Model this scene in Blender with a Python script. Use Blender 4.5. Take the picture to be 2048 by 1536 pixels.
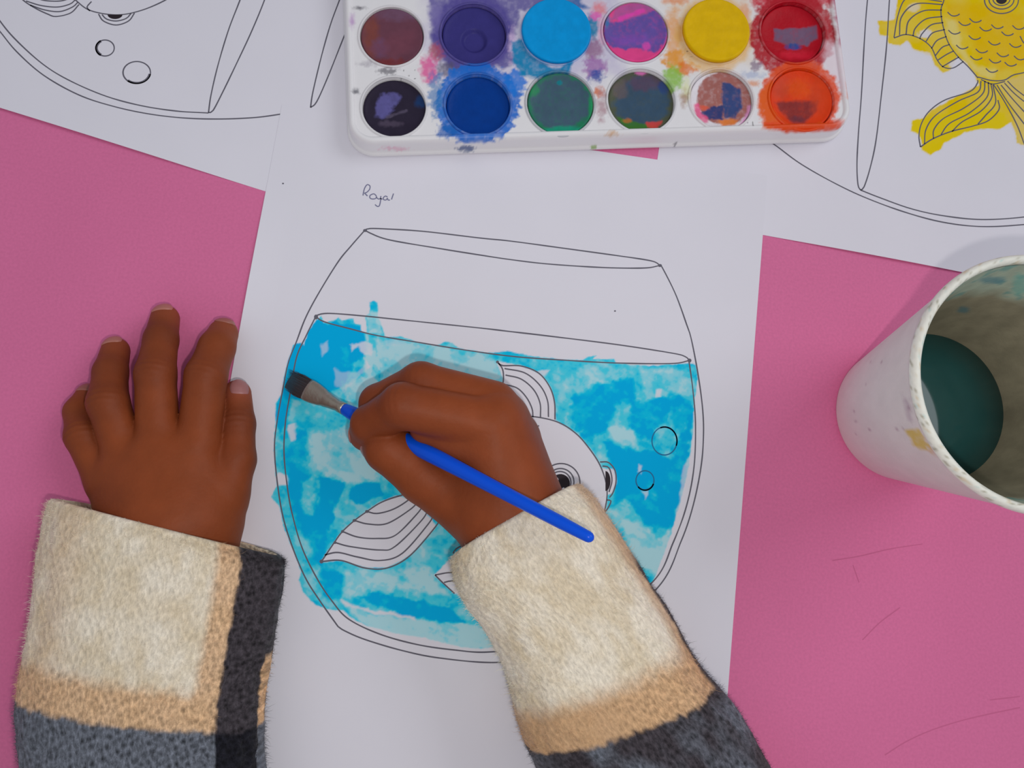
import bpy, math
import numpy as np
from mathutils import Matrix, Vector

for o in list(bpy.data.objects):
    bpy.data.objects.remove(o)
SC = bpy.context.scene
COL = SC.collection
TZ = 0.55                       # height of the table top above the floor

# ------------------------------------------------------------------ camera
FPX = 1600.0
M = np.array([[0.99034436, 0.12535985, 0.05918573],
              [0.13328875, -0.97840963, -0.15795159],
              [0.0381071, 0.16431526, -0.98567152]])
CAM = np.array([0.0, 0.0, 0.32106469])          # above the table, local frame (table top = 0)
cd = bpy.data.cameras.new('camera')
cam = bpy.data.objects.new('camera', cd)
COL.objects.link(cam)
cd.sensor_width = 36.0
cd.lens = FPX / 2048.0 * 36.0
cd.clip_start = 0.01
cd.dof.use_dof = False
Rb = M.T @ np.diag([1.0, -1.0, -1.0])
mw = Matrix([[*Rb[0], CAM[0]], [*Rb[1], CAM[1]], [*Rb[2], CAM[2] + TZ], [0, 0, 0, 1]])
cam.matrix_world = mw
SC.camera = cam

# ------------------------------------------------------------------ world and lights
wd = bpy.data.worlds.new('room_light')
SC.world = wd
wd.use_nodes = True
bg = wd.node_tree.nodes['Background']
bg.inputs['Color'].default_value = (0.905, 0.925, 1.0, 1)
bg.inputs['Strength'].default_value = 0.405


def lamp(name, kind, loc, target, power, color, **kw):
    d = bpy.data.lights.new(name, kind)
    d.energy = power
    d.color = color
    for k, v in kw.items():
        setattr(d, k, v)
    o = bpy.data.objects.new(name, d)
    COL.objects.link(o)
    o.location = (loc[0], loc[1], loc[2] + TZ)
    if target is not None:
        v = Vector(target) - Vector(loc)
        o.rotation_euler = v.to_track_quat('-Z', 'Y').to_euler()
    return o


# the phone's own flash, a couple of centimetres beside the lens
FL = CAM + 0.024 * (-Rb[:, 1]) + 0.012 * Rb[:, 0]
lamp('phone_flash_offscreen', 'POINT', FL, None, 0.95, (1.0, 0.95, 0.90), shadow_soft_size=0.004)
# a window of the room, up and to the right
lamp('window_right_offscreen', 'AREA', (1.3, 0.9, 1.5), (0, 0, 0), 10.0, (0.93, 0.96, 1.0), shape='RECTANGLE', size=1.2, size_y=1.0)

SC.view_settings.view_transform = 'Standard'
SC.view_settings.look = 'None'
SC.view_settings.gamma = 1.0
SC.view_settings.use_curve_mapping = False
SC.view_settings.exposure = 0.0

# ------------------------------------------------------------------ maths helpers
KEXP = 0.72


def lin(c):
    c = np.asarray(c, float) / 255.0
    return np.where(c <= 0.04045, c / 12.92, ((c + 0.055) / 1.055) ** 2.4)


def A(*c):
    """surface colour from a colour sampled in evenly lit places"""
    if len(c) == 1:
        c = c[0]
    return np.clip(lin(c) / KEXP, 0, 0.9)


def P(px, py, z=0.0):
    """point at height z (m, above the table) seen at a pixel"""
    px = np.asarray(px, float)
    py = np.asarray(py, float)
    d = np.stack([(px - 1024) / FPX, (py - 768) / FPX, np.ones_like(px)], -1) @ M
    t = (np.asarray(z, float) - CAM[2]) / d[..., 2]
    return CAM + d * t[..., None]


def proj(X):
    Xc = (np.asarray(X) - CAM) @ M.T
    return FPX * Xc[..., 0] / Xc[..., 2] + 1024, FPX * Xc[..., 1] / Xc[..., 2] + 768


rng = np.random.default_rng(7)
TAB = rng.random((256, 256))


def vnoise(x, y, seed=0):
    x = np.asarray(x, float) + seed * 17.31 + 1000
    y = np.asarray(y, float) + seed * 9.77 + 1000
    i = np.floor(x).astype(int)
    j = np.floor(y).astype(int)
    u = x - i
    v = y - j
    u = u * u * (3 - 2 * u)
    v = v * v * (3 - 2 * v)
    a = TAB[i & 255, j & 255]
    b = TAB[(i + 1) & 255, j & 255]
    c = TAB[i & 255, (j + 1) & 255]
    d = TAB[(i + 1) & 255, (j + 1) & 255]
    return 2 * ((a * (1 - u) + b * u) * (1 - v) + (c * (1 - u) + d * u) * v) - 1


def fbm(x, y, seed=0, n=4):
    s = 0
    a = 1.0
    t = 0
    for k in range(n):
        s = s + a * vnoise(x * 2 ** k, y * 2 ** k, seed + 3 * k)
        t += a
        a *= 0.55
    return s / t


def sst(a, b, x):
    t = np.clip((x - a) / (b - a), 0, 1)
    return t * t * (3 - 2 * t)


def poly_sd(X, Y, poly):
    p = np.asarray(poly, float)
    q = np.roll(p, -1, 0)
    best = np.full(X.shape, 1e18)
    ins = np.zeros(X.shape, bool)
    for (x0, y0), (x1, y1) in zip(p, q):
        ex, ey = x1 - x0, y1 - y0
        L = ex * ex + ey * ey + 1e-12
        t = np.clip(((X - x0) * ex + (Y - y0) * ey) / L, 0, 1)
        dx = X - x0 - t * ex
        dy = Y - y0 - t * ey
        best = np.minimum(best, dx * dx + dy * dy)
        c = ((y0 <= Y) & (y1 > Y)) | ((y1 <= Y) & (y0 > Y))
        if ey != 0:
            ins ^= c & (X < x0 + (Y - y0) * ex / ey)
    d = np.sqrt(best)
    return np.where(ins, -d, d)


def line_sd(X, Y, pts, r):
    p = np.asarray(pts, float)
    best = np.full(X.shape, 1e18)
    for (x0, y0), (x1, y1) in zip(p[:-1], p[1:]):
        ex, ey = x1 - x0, y1 - y0
        L = ex * ex + ey * ey + 1e-12
        t = np.clip(((X - x0) * ex + (Y - y0) * ey) / L, 0, 1)
        best = np.minimum(best, (X - x0 - t * ex) ** 2 + (Y - y0 - t * ey) ** 2)
    return np.sqrt(best) - r


def ell_sd(X, Y, cx, cy, rx, ry=None):
    ry = ry or rx
    return (np.sqrt(((X - cx) / rx) ** 2 + ((Y - cy) / ry) ** 2) - 1) * min(rx, ry)


def lay(col, X, Y, sd, c, soft=2.0, noise=3.0, op=1.0, ns=9.0, seed=0):
    """brush colour c into col where sd (pixels) is negative, ragged edge"""
    d = sd + noise * fbm(X / ns, Y / ns, seed, 3)
    a = np.clip(0.5 - d / max(soft, 1e-3), 0, 1) * op
    if noise > 0:
        a = a * (1 - 0.24 * np.clip(0.15 + 1.1 * fbm(X / 6.5, Y / 6.5, seed + 7, 3), 0, 1))
    return col * (1 - a[..., None]) + np.asarray(c) * a[..., None]


def spline(pts, step=4.0, closed=False):
    p = np.asarray(pts, float)
    if len(p) < 3 and not closed:
        n = max(2, int(np.linalg.norm(p[1] - p[0]) / step))
        return p[0] + (p[-1] - p[0]) * np.linspace(0, 1, n)[:, None]
    if closed:
        q = np.vstack([p[-1], p, p[0], p[1]])
    else:
        q = np.vstack([2 * p[0] - p[1], p, 2 * p[-1] - p[-2]])
    out = []
    for i in range(1, len(q) - 2):
        n = max(2, int(np.linalg.norm(q[i + 1] - q[i]) / step))
        t = np.linspace(0, 1, n, endpoint=False)[:, None]
        a, b, c, d = q[i - 1], q[i], q[i + 1], q[i + 2]
        out.append(0.5 * (2 * b + (c - a) * t + (2 * a - 5 * b + 4 * c - d) * t ** 2 + (3 * b - a - 3 * c + d) * t ** 3))
    out.append(q[-2][None])
    return np.vstack(out)


# ------------------------------------------------------------------ object helpers
def mesh_obj(name, V, F, mat, parent=None, origin=None, col=None, smooth=True, uv=None):
    """one mesh object; V in the local frame (table top at z=0)"""
    V = np.asarray(V, float).copy()
    V[:, 2] += TZ
    if origin is None:
        origin = np.array([V[:, 0].mean(), V[:, 1].mean(), V[:, 2].min()])
    else:
        origin = np.asarray(origin, float) + [0, 0, TZ]
    me = bpy.data.meshes.new(name)
    me.from_pydata((V - origin).tolist(), [], [tuple(int(i) for i in f) for f in F])
    if smooth:
        me.polygons.foreach_set('use_smooth', [True] * len(me.polygons))
    if col is not None:
        at = me.color_attributes.new('Col', 'FLOAT_COLOR', 'POINT')
        c4 = np.ones((len(V), 4), np.float32)
        c4[:, :3] = col
        at.data.foreach_set('color', c4.ravel())
    if uv is not None:
        ul = me.uv_layers.new(name='UVMap')
        li = np.zeros(len(me.loops), np.int32)
        me.loops.foreach_get('vertex_index', li)
        ul.data.foreach_set('uv', np.asarray(uv, np.float32)[li].ravel())
    me.materials.append(mat)
    me.update()
    o = bpy.data.objects.new(name, me)
    COL.objects.link(o)
    if parent is not None:
        o.parent = parent
        # parents are only translated
        po = Vector((0, 0, 0))
        q = parent
        while q is not None:
            po += q.location
            q = q.parent
        o.location = Vector(origin) - po
    else:
        o.location = origin
    return o


def tag(o, label, cat, group=None):
    o['label'] = label
    o['category'] = cat
    if group:
        o['group'] = group
    return o


def thing(name, loc, label, cat, group=None):
    o = bpy.data.objects.new(name, None)
    o.empty_display_size = 0.02
    COL.objects.link(o)
    o.location = (loc[0], loc[1], loc[2] + TZ)
    return tag(o, label, cat, group)


def grid_faces(nu, nv, wrap=False):
    F = []
    i = np.arange(nu if wrap else nu - 1)
    j = np.arange(nv - 1)
    I, J = np.meshgrid(i, j, indexing='ij')
    I2 = (I + 1) % nu
    return np.stack([I * nv + J, I2 * nv + J, I2 * nv + J + 1, I * nv + J + 1], -1).reshape(-1, 4)


def drop_unused(V, F, *arrs):
    used = np.unique(F)
    mp = -np.ones(len(V), int)
    mp[used] = np.arange(len(used))
    return (V[used], mp[F]) + tuple(a[used] for a in arrs)


def ribbons(lines, z, w, taper=True):
    """ink lines (pixel polylines) laid flat at height z, w metres wide"""
    V = []
    F = []
    n0 = 0
    for ln in lines:
        ww = w
        closed = False
        if isinstance(ln, tuple):
            ln, ww = ln
        p = spline(ln)
        X = P(p[:, 0], p[:, 1], z)
        T = np.gradient(X, axis=0)
        T /= np.linalg.norm(T, axis=1)[:, None] + 1e-12
        N = np.stack([-T[:, 1], T[:, 0], 0 * T[:, 0]], 1)
        k = np.arange(len(X))
        wv = ww * (0.5 + 0.09 * vnoise(k * 0.13, k * 0.0 + len(ln), 2))
        V.append(X + N * wv[:, None])
        V.append(X - N * wv[:, None])
        n = len(X)
        a = n0 + np.arange(n - 1)
        F.append(np.stack([a + n, a + n + 1, a + 1, a], 1))
        n0 += 2 * n
    return np.vstack(V), np.vstack(F)


def circle_pts(cx, cy, rx, ry=None, a0=0, a1=360, n=24):
    ry = ry or rx
    t = np.radians(np.linspace(a0, a1, n))
    return np.stack([cx + rx * np.cos(t), cy + ry * np.sin(t)], 1)


def lathe(profile, n=96):
    pr = np.asarray(profile, float)
    t = np.linspace(0, 2 * np.pi, n, endpoint=False)
    V = np.stack([pr[None, :, 0] * np.cos(t)[:, None], pr[None, :, 0] * np.sin(t)[:, None],
                  np.repeat(pr[None, :, 1], n, 0)], -1).reshape(-1, 3)
    return V, grid_faces(n, len(pr), wrap=True)


# ------------------------------------------------------------------ materials
def mat(name, color=None, rough=0.6, attr=False, spec=0.5, bump=None, vary=None, sss=0.0, sheen=0.0, metal=0.0, coat=0.0):
    m = bpy.data.materials.new(name)
    m.use_nodes = True
    nt = m.node_tree
    b = nt.nodes['Principled BSDF']
    b.inputs['Roughness'].default_value = rough
    b.inputs['Specular IOR Level'].default_value = spec
    b.inputs['Metallic'].default_value = metal
    b.inputs['Coat Weight'].default_value = coat
    b.inputs['Coat Roughness'].default_value = 0.15
    src = None
    if attr:
        a = nt.nodes.new('ShaderNodeAttribute')
        a.attribute_name = 'Col'
        src = a.outputs['Color']
    else:
        r = nt.nodes.new('ShaderNodeRGB')
        r.outputs[0].default_value = (*color, 1)
        src = r.outputs[0]
    tc = nt.nodes.new('ShaderNodeTexCoord')
    if vary:
        for sc, amt in vary:
            nz = nt.nodes.new('ShaderNodeTexNoise')
            nz.inputs['Scale'].default_value = sc
            nz.inputs['Detail'].default_value = 4
            nt.links.new(tc.outputs['Object'], nz.inputs['Vector'])
            mr = nt.nodes.new('ShaderNodeMapRange')
            mr.inputs['From Min'].default_value = 0.3
            mr.inputs['From Max'].default_value = 0.7
            mr.inputs['To Min'].default_value = 1 - amt
            mr.inputs['To Max'].default_value = 1 + amt
            nt.links.new(nz.outputs['Fac'], mr.inputs['Value'])
            mx = nt.nodes.new('ShaderNodeVectorMath')
            mx.operation = 'SCALE'
            nt.links.new(src, mx.inputs[0])
            nt.links.new(mr.outputs['Result'], mx.inputs['Scale'])
            src = mx.outputs[0]
    nt.links.new(src, b.inputs['Base Color'])
    if bump:
        sc, dist = bump
        nz = nt.nodes.new('ShaderNodeTexNoise')
        nz.inputs['Scale'].default_value = sc
        nz.inputs['Detail'].default_value = 5
        nt.links.new(tc.outputs['Object'], nz.inputs['Vector'])
        bp = nt.nodes.new('ShaderNodeBump')
        bp.inputs['Strength'].default_value = 1.0
        bp.inputs['Distance'].default_value = dist
        nt.links.new(nz.outputs['Fac'], bp.inputs['Height'])
        nt.links.new(bp.outputs['Normal'], b.inputs['Normal'])
    if sss:
        b.inputs['Subsurface Weight'].default_value = sss
        b.inputs['Subsurface Radius'].default_value = (1.0, 0.35, 0.2)
        b.inputs['Subsurface Scale'].default_value = 0.003
    if sheen:
        b.inputs['Sheen Weight'].default_value = sheen
        b.inputs['Sheen Roughness'].default_value = 0.5
    return m


M_PINK = mat('pink_table_covering', A(197, 103, 143), 0.6, vary=[(900, 0.05), (9, 0.05)], spec=0.15, bump=(1500, 0.00004))
M_WOOD = mat('table_frame', (0.35, 0.24, 0.15), 0.5)
M_FLOOR = mat('floor_vinyl', (0.35, 0.33, 0.3), 0.5, vary=[(6, 0.1)])
M_PAPER = mat('white_paper', A(205, 203, 227), 0.75, vary=[(25, 0.012)], spec=0.2)
M_INK = mat('printed_ink', A(92, 90, 100), 0.7, spec=0.2)
M_PEN = mat('pen_ink', A(112, 112, 138), 0.7, spec=0.2)
M_BLACK = mat('printed_black', A(38, 30, 36), 0.6, spec=0.2)
M_WASH = mat('watercolour_wash', attr=True, rough=0.7, spec=0.06)
M_TRAY = mat('white_tray_plastic', attr=True, rough=0.35, spec=0.22)
M_SHELL = mat('tray_side_plastic', attr=True, rough=0.35, spec=0.3)
M_CAKE = mat('paint_cake', attr=True, rough=0.4, spec=0.12, bump=(500, 0.00015))
M_CUP = mat('foam_cup', attr=True, rough=0.6, spec=0.4, bump=(700, 0.0001))
M_WATER = mat('murky_paint_water', A(34, 84, 84) * 0.85, 0.04, spec=0.5, vary=[(40, 0.12)])
M_SKIN = mat('skin', attr=True, rough=0.5, spec=0.16, vary=[(150, 0.06)], bump=(700, 0.00012), sss=0.08)
M_NAIL = mat('fingernail', attr=True, rough=0.35, spec=0.5)
M_WOOLS = mat('wool_fuzz_fibre', attr=True, rough=0.9, spec=0.1)
M_BLUE = mat('blue_plastic_handle', A(2, 72, 196), 0.28, spec=0.22)
M_STEEL = mat('brush_ferrule_metal', (0.40, 0.36, 0.30), 0.36, metal=0.8, bump=(900, 0.0001))
M_HAIR = mat('brush_bristles', attr=True, rough=0.6)


def wool_material():
    m = bpy.data.materials.new('plaid_wool')
    m.use_nodes = True
    nt = m.node_tree
    b = nt.nodes['Principled BSDF']
    b.inputs['Roughness'].default_value = 0.95
    b.inputs['Specular IOR Level'].default_value = 0.1
    b.inputs['Sheen Weight'].default_value = 0.12
    at = nt.nodes.new('ShaderNodeAttribute')
    at.attribute_name = 'Col'
    uv = nt.nodes.new('ShaderNodeTexCoord')
    # woven knots: rows of small pits
    mp = nt.nodes.new('ShaderNodeMapping')
    mp.inputs['Scale'].default_value = (430, 430, 1)
    mp.inputs['Rotation'].default_value = (0, 0, 0.5)
    nt.links.new(uv.outputs['UV'], mp.inputs['Vector'])
    vo = nt.nodes.new('ShaderNodeTexVoronoi')
    vo.inputs['Scale'].default_value = 1.0
    vo.inputs['Randomness'].default_value = 0.42
    nt.links.new(mp.outputs['Vector'], vo.inputs['Vector'])
    nz = nt.nodes.new('ShaderNodeTexNoise')
    nz.inputs['Scale'].default_value = 1.0
    nz.inputs['Detail'].default_value = 6
    nz.inputs['Roughness'].default_value = 0.65
    mp2 = nt.nodes.new('ShaderNodeMapping')
    mp2.inputs['Scale'].default_value = (900, 420, 1)
    mp2.inputs['Rotation'].default_value = (0, 0, 0.2)
    nt.links.new(uv.outputs['UV'], mp2.inputs['Vector'])
    nt.links.new(mp2.outputs['Vector'], nz.inputs['Vector'])
    # strength of the weave is stored in the attribute alpha channel
    k = nt.nodes.new('ShaderNodeMapRange')
    k.inputs['From Min'].default_value = 0.08
    k.inputs['From Max'].default_value = 0.5
    k.inputs['To Min'].default_value = 0.42
    k.inputs['To Max'].default_value = 1.2
    nt.links.new(vo.outputs['Distance'], k.inputs['Value'])
    a2 = nt.nodes.new('ShaderNodeAttribute')
    a2.attribute_name = 'weave'
    mixk = nt.nodes.new('ShaderNodeMix')
    mixk.data_type = 'FLOAT'
    mixk.inputs['A'].default_value = 1.0
    nt.links.new(a2.outputs['Fac'], mixk.inputs['Factor'])
    nt.links.new(k.outputs['Result'], mixk.inputs['B'])
    k2 = nt.nodes.new('ShaderNodeMapRange')
    k2.inputs['From Min'].default_value = 0.3
    k2.inputs['From Max'].default_value = 0.7
    nt.links.new(nz.outputs['Fac'], k2.inputs['Value'])
    for sock, base_, gain in (('To Min', 0.80, -0.45), ('To Max', 1.16, 0.75)):
        g_ = nt.nodes.new('ShaderNodeMath')
        g_.operation = 'MULTIPLY_ADD'
        g_.inputs[1].default_value = gain
        g_.inputs[2].default_value = base_
        nt.links.new(a2.outputs['Fac'], g_.inputs[0])
        nt.links.new(g_.outputs['Value'], k2.inputs[sock])
    mu = nt.nodes.new('ShaderNodeMath')
    mu.operation = 'MULTIPLY'
    nt.links.new(mixk.outputs['Result'], mu.inputs[0])
    nt.links.new(k2.outputs['Result'], mu.inputs[1])
    sc = nt.nodes.new('ShaderNodeVectorMath')
    sc.operation = 'SCALE'
    nt.links.new(at.outputs['Color'], sc.inputs[0])
    nt.links.new(mu.outputs['Value'], sc.inputs['Scale'])
    nt.links.new(sc.outputs[0], b.inputs['Base Color'])
    bp = nt.nodes.new('ShaderNodeBump')
    bp.inputs['Distance'].default_value = 0.0005
    ad = nt.nodes.new('ShaderNodeMath')
    ad.operation = 'ADD'
    nt.links.new(vo.outputs['Distance'], ad.inputs[0])
    nt.links.new(nz.outputs['Fac'], ad.inputs[1])
    nt.links.new(ad.outputs['Value'], bp.inputs['Height'])
    nt.links.new(bp.outputs['Normal'], b.inputs['Normal'])
    return m


M_WOOL = wool_material()

# ------------------------------------------------------------------ setting: floor and table
def box(x0, x1, y0, y1, z0, z1):
    V = np.array([(x, y, z) for x in (x0, x1) for y in (y0, y1) for z in (z0, z1)], float)
    F = [(0, 1, 3, 2), (4, 6, 7, 5), (0, 4, 5, 1), (2, 3, 7, 6), (0, 2, 6, 4), (1, 5, 7, 3)]
    return V, F


V, F = box(-2.5, 2.5, -2.5, 2.5, -TZ - 0.05, -TZ)
fl = mesh_obj('floor', V, F, M_FLOOR, smooth=False)
fl['kind'] = 'structure'
V, F = box(-2.5, 2.5, 2.4, 2.5, -TZ, 2.6 - TZ)
wb = mesh_obj('wall_back', V, F, mat('painted_wall', (0.6, 0.6, 0.58), 0.8), smooth=False)
wb['kind'] = 'structure'

table = thing('table', (0, 0.05, -TZ), 'low table with a plain pink top under the drawings', 'table')


def rrect(w, h, r, o=0.0, n=10):
    """rounded rectangle 0..w x 0..h grown by o"""
    r2 = max(r + o, 1e-4)
    pts = []
    for cx, cy, a0 in ((w - r, h - r, 0), (r, h - r, 90), (r, r, 180), (w - r, r, 270)):
        for a in np.radians(np.linspace(a0, a0 + 90, n)):
            pts.append((cx + r2 * math.cos(a), cy + r2 * math.sin(a)))
    return np.array(pts)


rings = []
for o, z in ((-0.004, -0.03), (0.0, -0.027), (0.0, -0.003), (-0.001, -0.0008), (-0.003, 0.0)):
    q = rrect(1.5, 0.95, 0.03, o)
    rings.append(np.c_[q[:, 0] - 0.75, q[:, 1] - 0.40, np.full(len(q), z)])
n = len(rings[0])
V = np.stack(rings, 1).reshape(-1, 3)
F = [tuple(f) for f in grid_faces(n, 5, wrap=True)]
F.append(tuple(i * 5 + 4 for i in range(n)))
F.append(tuple(i * 5 for i in reversed(range(n))))
mesh_obj('tabletop', V, F, M_PINK, table, smooth=False)
for sx in (-0.68, 0.68):
    for sy in (-0.33, 0.48):
        V, F = lathe([(0.0, -TZ), (0.018, -TZ), (0.018, -TZ + 0.01), (0.025, -0.03), (0.0, -0.0295)], 24)
        mesh_obj('leg', V + [sx, sy, 0], F, M_WOOD, table)
scr = [[(1665, 1121), (1720, 1112), (1780, 1098), (1845, 1088)], [(1725, 1280), (1760, 1245), (1800, 1215)],
       [(1770, 1510), (1815, 1482), (1870, 1458), (1940, 1437), (2040, 1415)], [(1980, 1400), (2040, 1393)], [(1706, 1130), (1718, 1165)]]
V, F = ribbons(scr, 0.00004, 0.0004)
M_SCR = mat('faint_pencil', A(184, 92, 130), 0.7, spec=0.2)
mesh_obj('pencil_scratch', V, F, M_SCR, table, smooth=False)

# ------------------------------------------------------------------ the three drawing sheets
INKW = 0.00055
PAPT = 0.00012


def sheet_mesh(root, corners, z, lift=None):
    """thin sheet from 4 corner points (local frame, xy), top at z"""
    c = np.asarray(corners)[:, :2]
    nu = nv = 90
    u, v = np.meshgrid(np.linspace(0, 1, nu), np.linspace(0, 1, nv), indexing='ij')
    xy = (c[0] * ((1 - u) * (1 - v))[..., None] + c[1] * (u * (1 - v))[..., None]
          + c[2] * (u * v)[..., None] + c[3] * ((1 - u) * v)[..., None]).reshape(-1, 2)
    zz = np.full(len(xy), z)
    if lift:
        # a free margin of the paper curls up a little: (edge, centre along it, half length, depth m, height m)
        ed, cen, hl, dep, hgt = lift
        U, W = (u.ravel(), v.ravel()) if ed == 'v' else (v.ravel(), u.ravel())
        full = np.linalg.norm(c[3] - c[0]) if ed == 'v' else np.linalg.norm(c[1] - c[0])
        win = np.clip(1 - ((U - cen) / hl) ** 2, 0, 1) ** 1.5
        zz = zz + hgt * win * np.clip(1 - W * full / dep, 0, 1) ** 1.6
    Vt = np.c_[xy, zz]
    Vb = np.c_[xy, zz - PAPT]
    Ft = grid_faces(nu, nv)
    Fb = Ft[:, ::-1] + len(Vt)
    idx = np.arange(nu * nv).reshape(nu, nv)
    bd = np.concatenate([idx[:, 0], idx[-1, 1:], idx[-2::-1, -1], idx[0, -2:0:-1]])
    nx = np.roll(bd, -1)
    Fs = np.stack([bd, nx, nx + len(Vt), bd + len(Vt)], 1)
    a = xy[nv] - xy[0]
    b = xy[1] - xy[0]
    if a[0] * b[1] - a[1] * b[0] < 0:
        Ft, Fb = Ft[:, ::-1], Fb[:, ::-1]
    return mesh_obj('sheet', np.vstack([Vt, Vb]), np.vstack([Ft, Fb, Fs]), M_PAPER, root, smooth=False)


def ink(name, lines, z, root, m=None, w=INKW):
    V, F = ribbons(lines, z, w)
    return mesh_obj(name, V, F, m or M_INK, root, smooth=False)


def disc_fill(name, polys, z, root, m):
    V = []
    F = []
    for p in polys:
        p = np.asarray(p)
        X = P(p[:, 0], p[:, 1], z)
        # keep the face upwards
        a = np.sum(X[:, 0] * np.roll(X[:, 1], -1) - np.roll(X[:, 0], -1) * X[:, 1])
        if a < 0:
            X = X[::-1]
        F.append(tuple(range(len(V), len(V) + len(X))))
        V += X.tolist()
    return mesh_obj(name, np.array(V), F, m, root, smooth=False)


def wash(name, root, z, x0, x1, y0, y1, step, fn):
    xs = np.arange(x0, x1, step)
    ys = np.arange(y0, y1, step)
    X, Y = np.meshgrid(xs, ys, indexing='ij')
    col, al = fn(X, Y)
    V = P(X, Y, z).reshape(-1, 3)
    F = grid_faces(len(xs), len(ys))[:, ::-1]
    av = al.ravel()
    keep = av[F].max(1) > 0.03
    paper = A(205, 203, 227)
    c = col * al[..., None] + paper * (1 - al[..., None])
    V, F, c = drop_unused(V, F[keep], c.reshape(-1, 3))
    return mesh_obj(name, V, F, M_WASH, root, col=c, smooth=False)


# --- sheet under the upper left: a goldfish bowl not painted yet
ZB = 0.00014
e0 = P(0.0, 217.0, 0)[:2]
e1 = P(528.0, 382.0, 0)[:2]
ex = (e1 - e0) / np.linalg.norm(e1 - e0)
ey = np.array([-ex[1], ex[0]])
cB = P(860, 486, 0)[:2]
cB = e0 + ex * np.dot(cB - e0, ex)
rootB = thing('drawing_sheet', (*((e0 + e1) / 2), 0), 'unpainted fishbowl colouring sheet with two bubbles, sticking out from behind the paint tray', 'drawing')
sheet_mesh(rootB, [cB - ex * 0.297, cB, cB + ey * 0.21, cB - ex * 0.297 + ey * 0.21], ZB, ('v', 0.48, 0.26, 0.016, 0.0012))
ZI = ZB + 0.00003
ink('bowl_outline', [
    [(-90, -80), (-40, -20), (0, 42), (35, 83), (88, 130), (141, 162), (211, 192), (281, 211), (352, 222), (417, 226)],
    [(-110, -70), (-50, 0), (0, 63), (35, 105), (88, 151), (158, 190), (228, 213), (299, 228), (369, 236), (440, 238), (510, 235), (563, 228), (600, 222), (610, 219)],
    [(417, 225), (422, 190), (436, 130), (457, 60), (480, 0), (510, -80)],
    [(417, 225), (426, 221), (446, 183), (475, 123), (503, 63), (529, 0), (553, -70)],
    [(621, 215), (626, 183), (643, 112), (661, 49), (679, 0), (705, -70)],
    [(621, 215), (633, 204), (654, 158), (682, 88), (703, 35), (725, -20)]], ZI, rootB)
ink('fish_outline', [
    [(130, -20), (151, 0), (176, 19), (211, 28), (246, 29), (288, 19), (331, 0), (360, -20)],
    [(197, 28), (207, 42), (232, 50), (257, 42), (269, 26)],
    [(204, 29), (213, 38), (232, 42), (252, 37), (262, 27)],
    [(183, 3), (174, 14), (180, 22)],
    [(30, -20), (46, 0), (70, 16), (95, 28), (112, 33), (141, 26), (158, 9)],
    [(52, 2), (82, 11), (115, 14), (140, 8), (150, 0)],
    [(60, 10), (90, 20), (120, 23), (145, 14), (155, 5)],
    [(66, -6), (90, 1), (120, 2), (142, -4)]], ZI, rootB)
disc_fill('eye_fill', [circle_pts(230, 29, 15, 9, 0, 180, 14)], ZI + 0.00002, rootB, M_BLACK)
ink('bubble', [circle_pts(210, 96, 18.5, 16), (circle_pts(211, 96, 18, 16, 120, 240, 12), 0.0011)], ZI, rootB)
ink('bubble', [circle_pts(273.5, 145, 27.5, 22), (circle_pts(273, 144, 27, 22, 10, 130, 12), 0.0010)], ZI, rootB)

# --- sheet at the right: a goldfish painted yellow
ZC = 0.00018
e0 = P(1525.0, 470.0, 0)[:2]
e1 = P(1905.0, 542.0, 0)[:2]
ex = (e1 - e0) / np.linalg.norm(e1 - e0)
ey = np.array([-ex[1], ex[0]])
lp = P(1316.0, 310.0, 0)[:2]
cC = e0 + ex * np.dot(lp - e0, ex)
rootC = thing('drawing_sheet', (*((e0 + e1) / 2), 0), 'fishbowl drawing with a yellow painted goldfish, lying behind the water cup', 'drawing')
sheet_mesh(rootC, [cC, cC + ex * 0.297, cC + ex * 0.297 + ey * 0.21, cC + ey * 0.21], ZC, ('v', 0.36, 0.19, 0.012, 0.0010))

YEL = [(1795, -5), (1790, 40), (1756, 42), (1759, 70), (1775, 72), (1777, 88), (1800, 92), (1815, 80), (1825, 98), (1860, 106),
       (1870, 130), (1885, 147), (1900, 140), (1903, 133), (1915, 115), (1930, 125), (1950, 150), (1957, 170), (1900, 200),
       (1865, 218), (1845, 237), (1823, 240), (1822, 262), (1838, 268), (1845, 300), (1860, 310), (1880, 300), (1890, 285),
       (1930, 265), (1965, 258), (2000, 258), (2022, 245), (2030, 262), (2034, 285), (2060, 296), (2130, 290), (2200, 200),
       (2230, 60), (2180, -100), (1900, -100)]


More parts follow.
